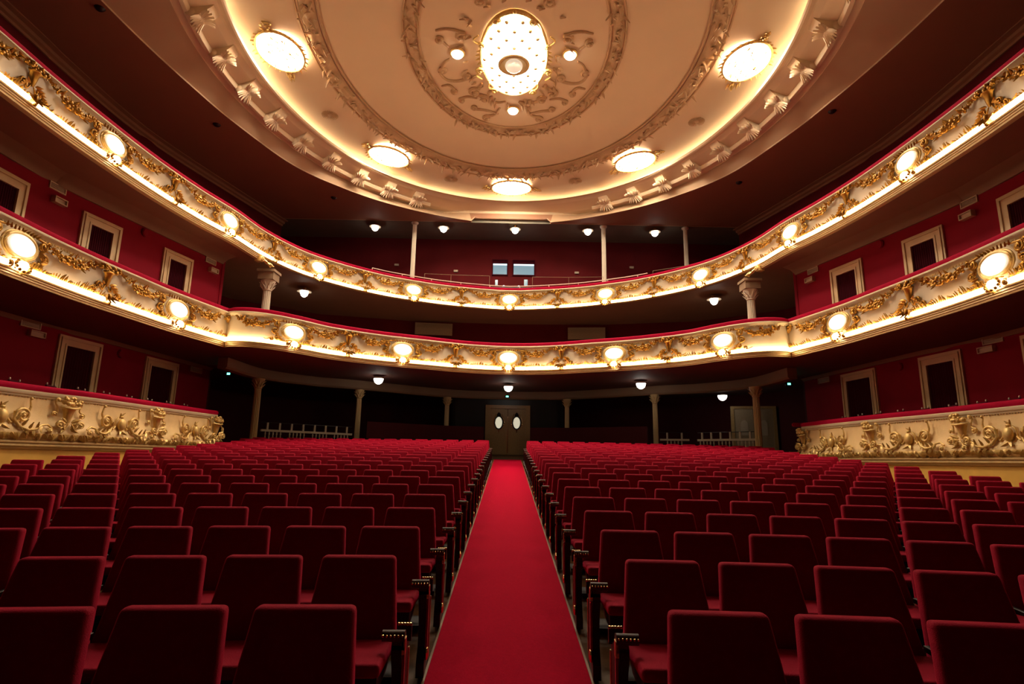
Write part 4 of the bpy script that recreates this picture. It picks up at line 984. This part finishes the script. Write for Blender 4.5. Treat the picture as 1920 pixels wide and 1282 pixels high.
for sx in (-1, 1):
    m = MB(); slope_box(m, min(sx * .5, sx * .515), max(sx * .5, sx * .515), .5, 22.2, .001, .018); m.build('edge_strip', 'edging', t, smooth=False)

# ------------------------------------------------------------------ stalls seats
def bevel_obj(mb, name, m, w, **k): return mb.build(name, m, bevel=w, **k)
def hexa(mb, q): mb.add(q, [(0, 3, 2, 1), (4, 5, 6, 7), (0, 1, 5, 4), (1, 2, 6, 5), (2, 3, 7, 6), (3, 0, 4, 7)])
# local frame: x across, -y is where the sitter looks (the stage), z up from the floor; y = 0 under the top edge of the back
BT, BW, HT = .395, .485, .82
m = MB()
tilt = .36
def bp(x, z, o): return (x, -(HT - z) * tilt + o, z)
hexa(m, [bp(-BW / 2, .38, -.0), bp(BW / 2, .38, 0), bp(BW / 2, .38, .09), bp(-BW / 2, .38, .09), bp(-BT / 2, HT, 0), bp(BT / 2, HT, 0), bp(BT / 2, HT, .075), bp(-BT / 2, HT, .075)])
SB = mesh_of(m, 'backrest', ('seat', 'wood'), bevel=.022)          # velvet cushion; unseen rear faces in dark wood, added to cut red bounce
for p in SB.polygons:
    if p.normal.y > .75: p.material_index = 1
m = MB(); hexa(m, [(-.235, -.62, .415), (.235, -.62, .415), (.235, -.16, .385), (-.235, -.16, .385), (-.235, -.62, .475), (.235, -.62, .475), (.235, -.14, .445), (-.235, -.14, .445)])
SCU = mesh_of(m, 'cushion', 'seat', bevel=.02)
m = MB(); hexa(m, [(-.22, -.6, .33), (.22, -.6, .33), (.2, -.14, .3), (-.2, -.14, .3), (-.225, -.61, .418), (.225, -.61, .418), (.22, -.16, .388), (-.22, -.16, .388)]); m.box((-.03, -.4, .02), (.03, -.2, .3)); m.box((-.16, -.44, 0), (.16, -.16, .02))
SBASE = mesh_of(m, 'seat_base', 'wood', smooth=False)
m = MB(); hexa(m, [(-.016, -.38, .44), (.016, -.38, .44), (.016, -.1, .45), (-.016, -.1, .45), (-.016, -.38, .47), (.016, -.38, .47), (.016, -.1, .48), (-.016, -.1, .48)]); m.box((-.014, -.3, .03), (.014, -.2, .45))
SARM = mesh_of(m, 'armrest', 'wood', bevel=.006)
# row end standard: side panel, short arm with a rolled front and brass nails
m = MB(); prof = [(-.4, 0), (-.06, 0), (-.06, .1), (-.12, .22), (-.1, .4), (-.09, .44), (-.2, .46), (-.3, .5), (-.37, .52), (-.41, .49), (-.41, .44), (-.37, .38), (-.33, .28), (-.34, .16), (-.4, .08)]
k = len(prof); m.add([(-.03, y, z) for y, z in prof] + [(.018, y, z) for y, z in prof], [tuple(range(k)), tuple(range(2 * k - 1, k - 1, -1))] + [(i, (i + 1) % k, (i + 1) % k + k, i + k) for i in range(k)])
m.box((-.035, -.16, .44), (.035, -.13, .515)); m.cur = 1; m.box((.018, -.41, .45), (.034, -.36, .52)); m.box((.018, -.12, .08), (.024, -.1, .4)); m.ball((.026, -.34, .12), .014, .04, .04, 8, 5)
SEND = mesh_of(m, 'end_standard', ('wood', 'brass'), smooth=False)
m = MB(); m.tube([(-.075, -.4, .53), (.03, -.4, .53)], .026, 12); hexa(m, [(-.03, -.41, .47), (.03, -.41, .47), (.03, -.3, .47), (-.03, -.3, .47), (-.022, -.41, .545), (.022, -.41, .545), (.022, -.3, .53), (-.022, -.3, .53)])
SPAD = mesh_of(m, 'arm_pad', 'leather', sharp=.9)
m = MB()
for i in range(5): m.ball((-.03 + .015 * i, -.16, .52), .009, n=6, m=4)
for i in range(6): m.ball((-.07 + .018 * i, -.424, .535), .007, n=6, m=4)
SNAIL = mesh_of(m, 'brass_nails', 'brass')
m = MB(); m.box((.018, -.375, .16), (.03, -.345, .44))
SSTRIP = mesh_of(m, 'red_strip', 'rail', smooth=False)
YR = -14.0; PITCH = .507
CF = Vector((0.00564294, 0.97973729, 0.20020737)); CR = Vector((0.99981099, -0.00925272, 0.01709906)); CU = Vector((-0.01860505, -0.20007304, 0.97960432)); FPX = 1086.4
def px(p):
    p = Vector(p) - Vector((0, 0, ZC)); d = p.dot(CF); return 960 + FPX * p.dot(CR) / d, 641 - FPX * p.dot(CU) / d, d
seats = []
for r_ in range(21):
    y0 = 2.5 + .852 * r_; rad = y0 - YR
    for sg in (-1, 1):
        for i in range(16):
            a = (.83 + PITCH * i) / rad; x = AX + sg * rad * math.sin(a); y = YR + rad * math.cos(a)
            lim = 8.02 if y < 17.6 else 8.6
            if abs(x) + .3 > lim: continue
            vx, vy, d = px((x, y, floor_z(y) + .8))
            if vx < -170 or vx > 2090: continue
            seats.append((d, r_, sg, i, x, y, -sg * a, abs(x) + .83 > lim))
seats.sort(key=lambda q: (q[1], q[3]))
rank = sorted(seats, key=lambda q: q[0])
near = set(id(q) for q in rank[:300])
far = MB()
def far_add(me, mx):
    far.mi += [p.material_index for p in me.polygons]; o = len(far.v); far.v += [tuple(mx @ v.co) for v in me.vertices]; far.f += [tuple(i + o for i in p.vertices) for p in me.polygons]
farparts = []
for q in seats:
    d, r_, sg, i, x, y, rz, last = q
    mx = Matrix.Translation((x, y, floor_z(y))) @ Matrix.Rotation(rz, 4, 'Z')
    ends = ([-sg] if i == 0 else []) + ([sg] if last else [])
    if id(q) in near:
        sd = 'left' if sg < 0 else 'right'
        s = thing('theatre_seat', 'red velvet seat %s of aisle carpet, %s row from front, %s from aisle' % (sd, ORD[r_], ORD[i]), 'seat', (x, y, floor_z(y)), rz, 'red stalls seats %s of the aisle' % sd)
        inst(SB, 'backrest', s, Matrix()); inst(SCU, 'cushion', s, Matrix()); inst(SBASE, 'seat_base', s, Matrix())
        if not last: inst(SARM, 'armrest', s, Matrix.Translation((sg * PITCH / 2, 0, 0)))
        for e in ends:
            f = Matrix.Translation((e * .285, 0, 0)) @ Matrix.Diagonal((e, 1, 1, 1))
            st = inst(SEND, 'end_standard', s, f); inst(SPAD, 'arm_pad', st, Matrix()); inst(SNAIL, 'brass_nails', st, Matrix()); inst(SSTRIP, 'red_strip', st, Matrix())
    else:
        farparts.append((mx, ends))
for mx, ends in farparts:
    far_add(SB, mx); far_add(SCU, mx)
o = far.build('theatre_seats', ('seat', 'wood')); o['kind'] = 'stuff'; tag(o, 'red velvet stalls seats in the distant rear rows, too many to count', 'seats')
fs = MB(); fw = MB()
for mx, ends in farparts:
    for e in ends:
        m2 = mx @ Matrix.Translation((e * .285, 0, 0)) @ Matrix.Diagonal((e, 1, 1, 1))
        for me, t_ in ((SEND, fw), (SPAD, fs)):
            oo = len(t_.v); t_.v += [tuple(m2 @ v.co) for v in me.vertices]; t_.f += [tuple(i + oo for i in p.vertices) for p in me.polygons]
fw.build('end_standards', 'wood', o, smooth=False); fs.build('arm_pads', 'leather', o)

# ------------------------------------------------------------------ back of the stalls
# downstand beam on columns
BEAM = [(0, 24.9), (2.5, 24.5), (5.75, 22.2), (7.2, 21.3), (8.4, 19.7), (8.6, 17.3)]
cvb = Curve([BEAM]); mb = MB(); sweep(mb, cvb, [(n, z + ZC) for n, z in closedp([(-.15, 2.56), (-.15, 2.9), (.15, 2.9), (.15, 2.62), (.1, 2.56)])]); struct(recalc(mb.build('trim_beam', 'soffit', sharp=.5)), 'curved brown beam carried by columns at the back of the stalls', 'moulding')
for x, y, zt, w in ((-8.45, 19.6, .0, 'leftmost'), (-5.7, 22.3, .0, 'second from the left'), (-2.55, 24.5, 0, 'left of the rear doors'), (2.5, 24.4, 0, 'right of the rear doors'), (5.65, 22.2, .0, 'second from the right'), (8.35, 19.4, 0, 'rightmost')):
    column(x, y, floor_z(y), 2.57 + ZC, .12 if abs(x) > 8 else .1, m='colgold', label='fluted cream column at the back of the stalls, %s' % w)
# dark parapet behind the last row on both sides of the door
for sg, sd in ((-1, 'left'), (1, 'right')):
    P = [(sg * .95, 23.9), (sg * 2.5, 23.6), (sg * 5.2, 21.75)]
    if sg < 0: P = P[::-1]
    wall('wall_barrier_%s' % sd, P, 0, 1.33, 'walldark', 'dark barrier behind the last stalls row, %s of the rear doors' % sd, floorfollow=True, th=.12)
# white balustrades between the outer columns
def balustrade(a, b, label, z, n):
    a, b = Vector(a), Vector(b); d = (b - a); L = d.length; u = d.normalized()
    t = thing('balustrade', label, 'railing', (a.x, a.y, z + ZC), math.atan2(u.y, u.x))
    m = MB(); m.tube([(0, 0, .3), (L, 0, .3)], .014, 6); m.build('handrail', 'wood', t)
    m = MB(); m.box((0, -.05, 0), (L, .05, .07)); m.build('bottom_rail', 'white', t, smooth=False)
    for i in range(n):
        x = L * (i + .5) / n; m = MB(); m.box((x - .03, -.03, .07), (x + .03, .03, .3)); m.build('post', 'white', t, smooth=False)
    for i in range(n // 2):
        for j in range(5):
            x = L * (2 * i + 1) / n + (j - 2) * .13; m = MB()
            m.lathe([(.015, 0), (.026, -.05), (.03, -.08), (.016, -.12), (.026, -.2), (.022, -.3), (.012, -.34)], (x, 0, 0), n=8); m.build('baluster', 'white', t)
balustrade((-8.3, 19.8), (-5.85, 22.1), 'cream balustrade between the two left columns behind the stalls', .82, 8)
balustrade((5.8, 22.2), (6.85, 22.0), 'short cream balustrade end beside the second right column', .83, 2)
balustrade((6.95, 21.3), (8.4, 19.75), 'cream balustrade in front of the pale side door, right rear', .8, 6)
# rear vestibule doors with oval panes
dn += 1
YD = 24.8
d0 = bpy.data.objects.new('door_%d' % dn, None); COL.objects.link(d0); struct(d0, 'brown double doors with two oval panes at the end of the aisle', 'door'); d0.location = (.02, YD, floor_z(YD))
m = MB(); m.box((-.95, -.05, 0), (-.76, .12, 1.95)); m.box((.76, -.05, 0), (.95, .12, 1.95)); m.box((-.95, -.05, 1.95), (.95, .12, 2.1)); m.build('door_frame', 'doorwood', d0, smooth=False)
for sx in (-1, 1):
    m = MB(); m.box((min(sx * .01, sx * .76), 0, .02), (max(sx * .01, sx * .76), .06, 1.94)); lf = m.build('leaf', 'doorwood', d0, smooth=False)
    m = MB(); n = 24
    m.add([(sx * .38 + .15 * math.cos(2 * PI * j / n), -.03, 1.36 + .24 * math.sin(2 * PI * j / n)) for j in range(n)] + [(sx * .38 + .15 * math.cos(2 * PI * j / n), .0, 1.36 + .24 * math.sin(2 * PI * j / n)) for j in range(n)],
          [tuple(range(n))[::-1]] + [(j, (j + 1) % n, n + (j + 1) % n, n + j) for j in range(n)]); recalc(m.build('oval_pane', 'mirror', lf))
    m = MB(); m.tube([(sx * .38 + .17 * math.cos(2 * PI * j / 24), -.02, 1.36 + .27 * math.sin(2 * PI * j / 24)) for j in range(24)], .03, 6, True)
    m.leaf((sx * .38, -.02, 1.6), (0, -.1, 1), (0, -1, 0), .2, .09, .01); m.build('pane_frame', 'black', lf)
    m = MB()
    for a in (-1, 1): m.tube([(sx * .38 + a * .24, -.02, 1.3), (sx * .38 + a * .22, -.02, 1.5), (sx * .38 + a * .12, -.02, 1.72)], .01, 5); m.ball((sx * .38 + a * .21, -.03, 1.28), .03, n=6, m=4)
    m.box((sx * .38 - .02, -.03, .95), (sx * .38 + .02, 0, 1.08)); m.build('fittings', 'brass', lf)
m = MB(); m.box((-.015, -.05, .1), (.015, -.02, 1.62)); m.build('pull_bar', 'brass', d0, smooth=False)
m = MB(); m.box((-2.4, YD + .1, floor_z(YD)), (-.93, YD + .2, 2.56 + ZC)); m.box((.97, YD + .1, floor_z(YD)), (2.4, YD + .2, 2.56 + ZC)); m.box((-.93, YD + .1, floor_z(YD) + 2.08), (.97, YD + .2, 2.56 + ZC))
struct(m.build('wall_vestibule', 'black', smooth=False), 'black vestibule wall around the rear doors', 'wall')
# pale side door, right rear
dn += 1
d1 = bpy.data.objects.new('door_%d' % dn, None); COL.objects.link(d1); struct(d1, 'pale wooden double door with arched panes behind the right balustrade', 'door')
d1.location = (9.75, 23.0, floor_z(23)); d1.rotation_euler = (0, 0, R(-14))
m = MB(); m.box((-.85, -.04, 0), (-.72, .06, 2.1)); m.box((.72, -.04, 0), (.85, .06, 2.1)); m.box((-.85, -.04, 2.1), (.85, .06, 2.2)); m.build('door_frame', 'doorwood', d1, smooth=False)
for sx in (-1, 1):
    m = MB(); m.box((min(sx * .01, sx * .72), 0, .02), (max(sx * .01, sx * .72), .05, 2.1)); lf = m.build('leaf', 'ventface', d1, smooth=False)
    m = MB(); q = [(sx * .36 + .14 * math.cos(a), -.02, 1.45 + .2 * math.sin(a)) for a in [PI * j / 12 for j in range(13)]] + [(sx * .36 - .14, -.02, 1.05), (sx * .36 + .14, -.02, 1.05)]
    m.add(q + [(x, 0, z) for x, y, z in q], [tuple(range(15))[::-1]] + [(j, (j + 1) % 15, 15 + (j + 1) % 15, 15 + j) for j in range(15)]); m.build('arched_pane', 'grille', lf, smooth=False)
# globe lamps and exit signs under the lower balcony
for x, y, z, w in ((-4.66, 20.75, 2.86, 'left of the aisle'), (.02, 22.35, 2.86, 'above the aisle'), (4.8, 20.75, 2.86, 'right of the aisle')):
    globe_lamp(x, y, z, 'white bowl lamp under the lower balcony, %s' % w, r=.17, drop=.03, group='bowl lamps under the lower balcony', dish=False)
globe_lamp(8.3, 22.3, 2.68, 'white bowl lamp behind the right balustrade', r=.17, drop=.05, dish=False)
for x, y, z, w in ((-.02, 24.65, 2.66, 'above the rear doors'), (-9.15, 18.9, 2.62, 'under the balcony, left side'), (9.25, 18.9, 2.62, 'under the balcony, right side')):
    t = thing('exit_sign', 'small green lit exit sign, %s' % w, 'exit sign', (x, y, z + ZC))
    m = MB(); m.box((-.11, -.03, -.05), (.11, .03, .05)); m.build('housing', 'black', t, smooth=False)
    m = MB(); m.box((-.05, -.034, -.03), (.05, -.028, .03)); m.build('lit_panel', 'exit', t, smooth=False)
    m = MB(); m.box((-.01, -.01, .05), (.01, .01, .2)); m.build('hanger', 'black', t, smooth=False)
t = thing('floor_grille', 'small dark wire cage low on the right, past the gilt box front', 'cage', (9.35, 19.0, floor_z(19)))
m = MB(); m.box((-.2, -.02, .25), (.2, .02, .29)); m.box((-.2, -.02, .62), (.2, .02, .66)); m.box((-.2, -.02, .29), (-.16, .02, .62)); m.box((.16, -.02, .29), (.2, .02, .62)); m.box((-.2, -.02, 0), (-.17, .02, .25)); m.box((.17, -.02, 0), (.2, .02, .25)); m.build('frame', 'ventface', t, smooth=False)
m = MB()
for i in range(7): m.box((-.15 + .045 * i, -.008, .29), (-.143 + .045 * i, .008, .62)); m.box((-.16, -.008, .31 + .045 * i), (.16, .008, .317 + .045 * i))
m.build('wire_mesh', 'ventface', t, smooth=False)

# ------------------------------------------------------------------ camera, world, view
cam = bpy.data.cameras.new('camera'); co = bpy.data.objects.new('camera', cam); COL.objects.link(co)
cam.sensor_width = 36.0; cam.lens = FPX / 1920 * 36.0; cam.clip_start = .05; cam.clip_end = 200
co.matrix_world = Matrix(((CR.x, CU.x, -CF.x, 0), (CR.y, CU.y, -CF.y, 0), (CR.z, CU.z, -CF.z, ZC), (0, 0, 0, 1)))
S.camera = co
w = bpy.data.worlds.new('world'); S.world = w; w.use_nodes = True
w.node_tree.nodes['Background'].inputs[0].default_value = (0, 0, 0, 1); w.node_tree.nodes['Background'].inputs[1].default_value = 1.0
S.view_settings.view_transform = 'Standard'; S.view_settings.look = 'None'; S.view_settings.gamma = 1.0; S.view_settings.exposure = 2.08
S.view_settings.use_curve_mapping = False
S.cycles.use_denoising = True; S.cycles.max_bounces = 6; S.cycles.sample_clamp_indirect = 4.0
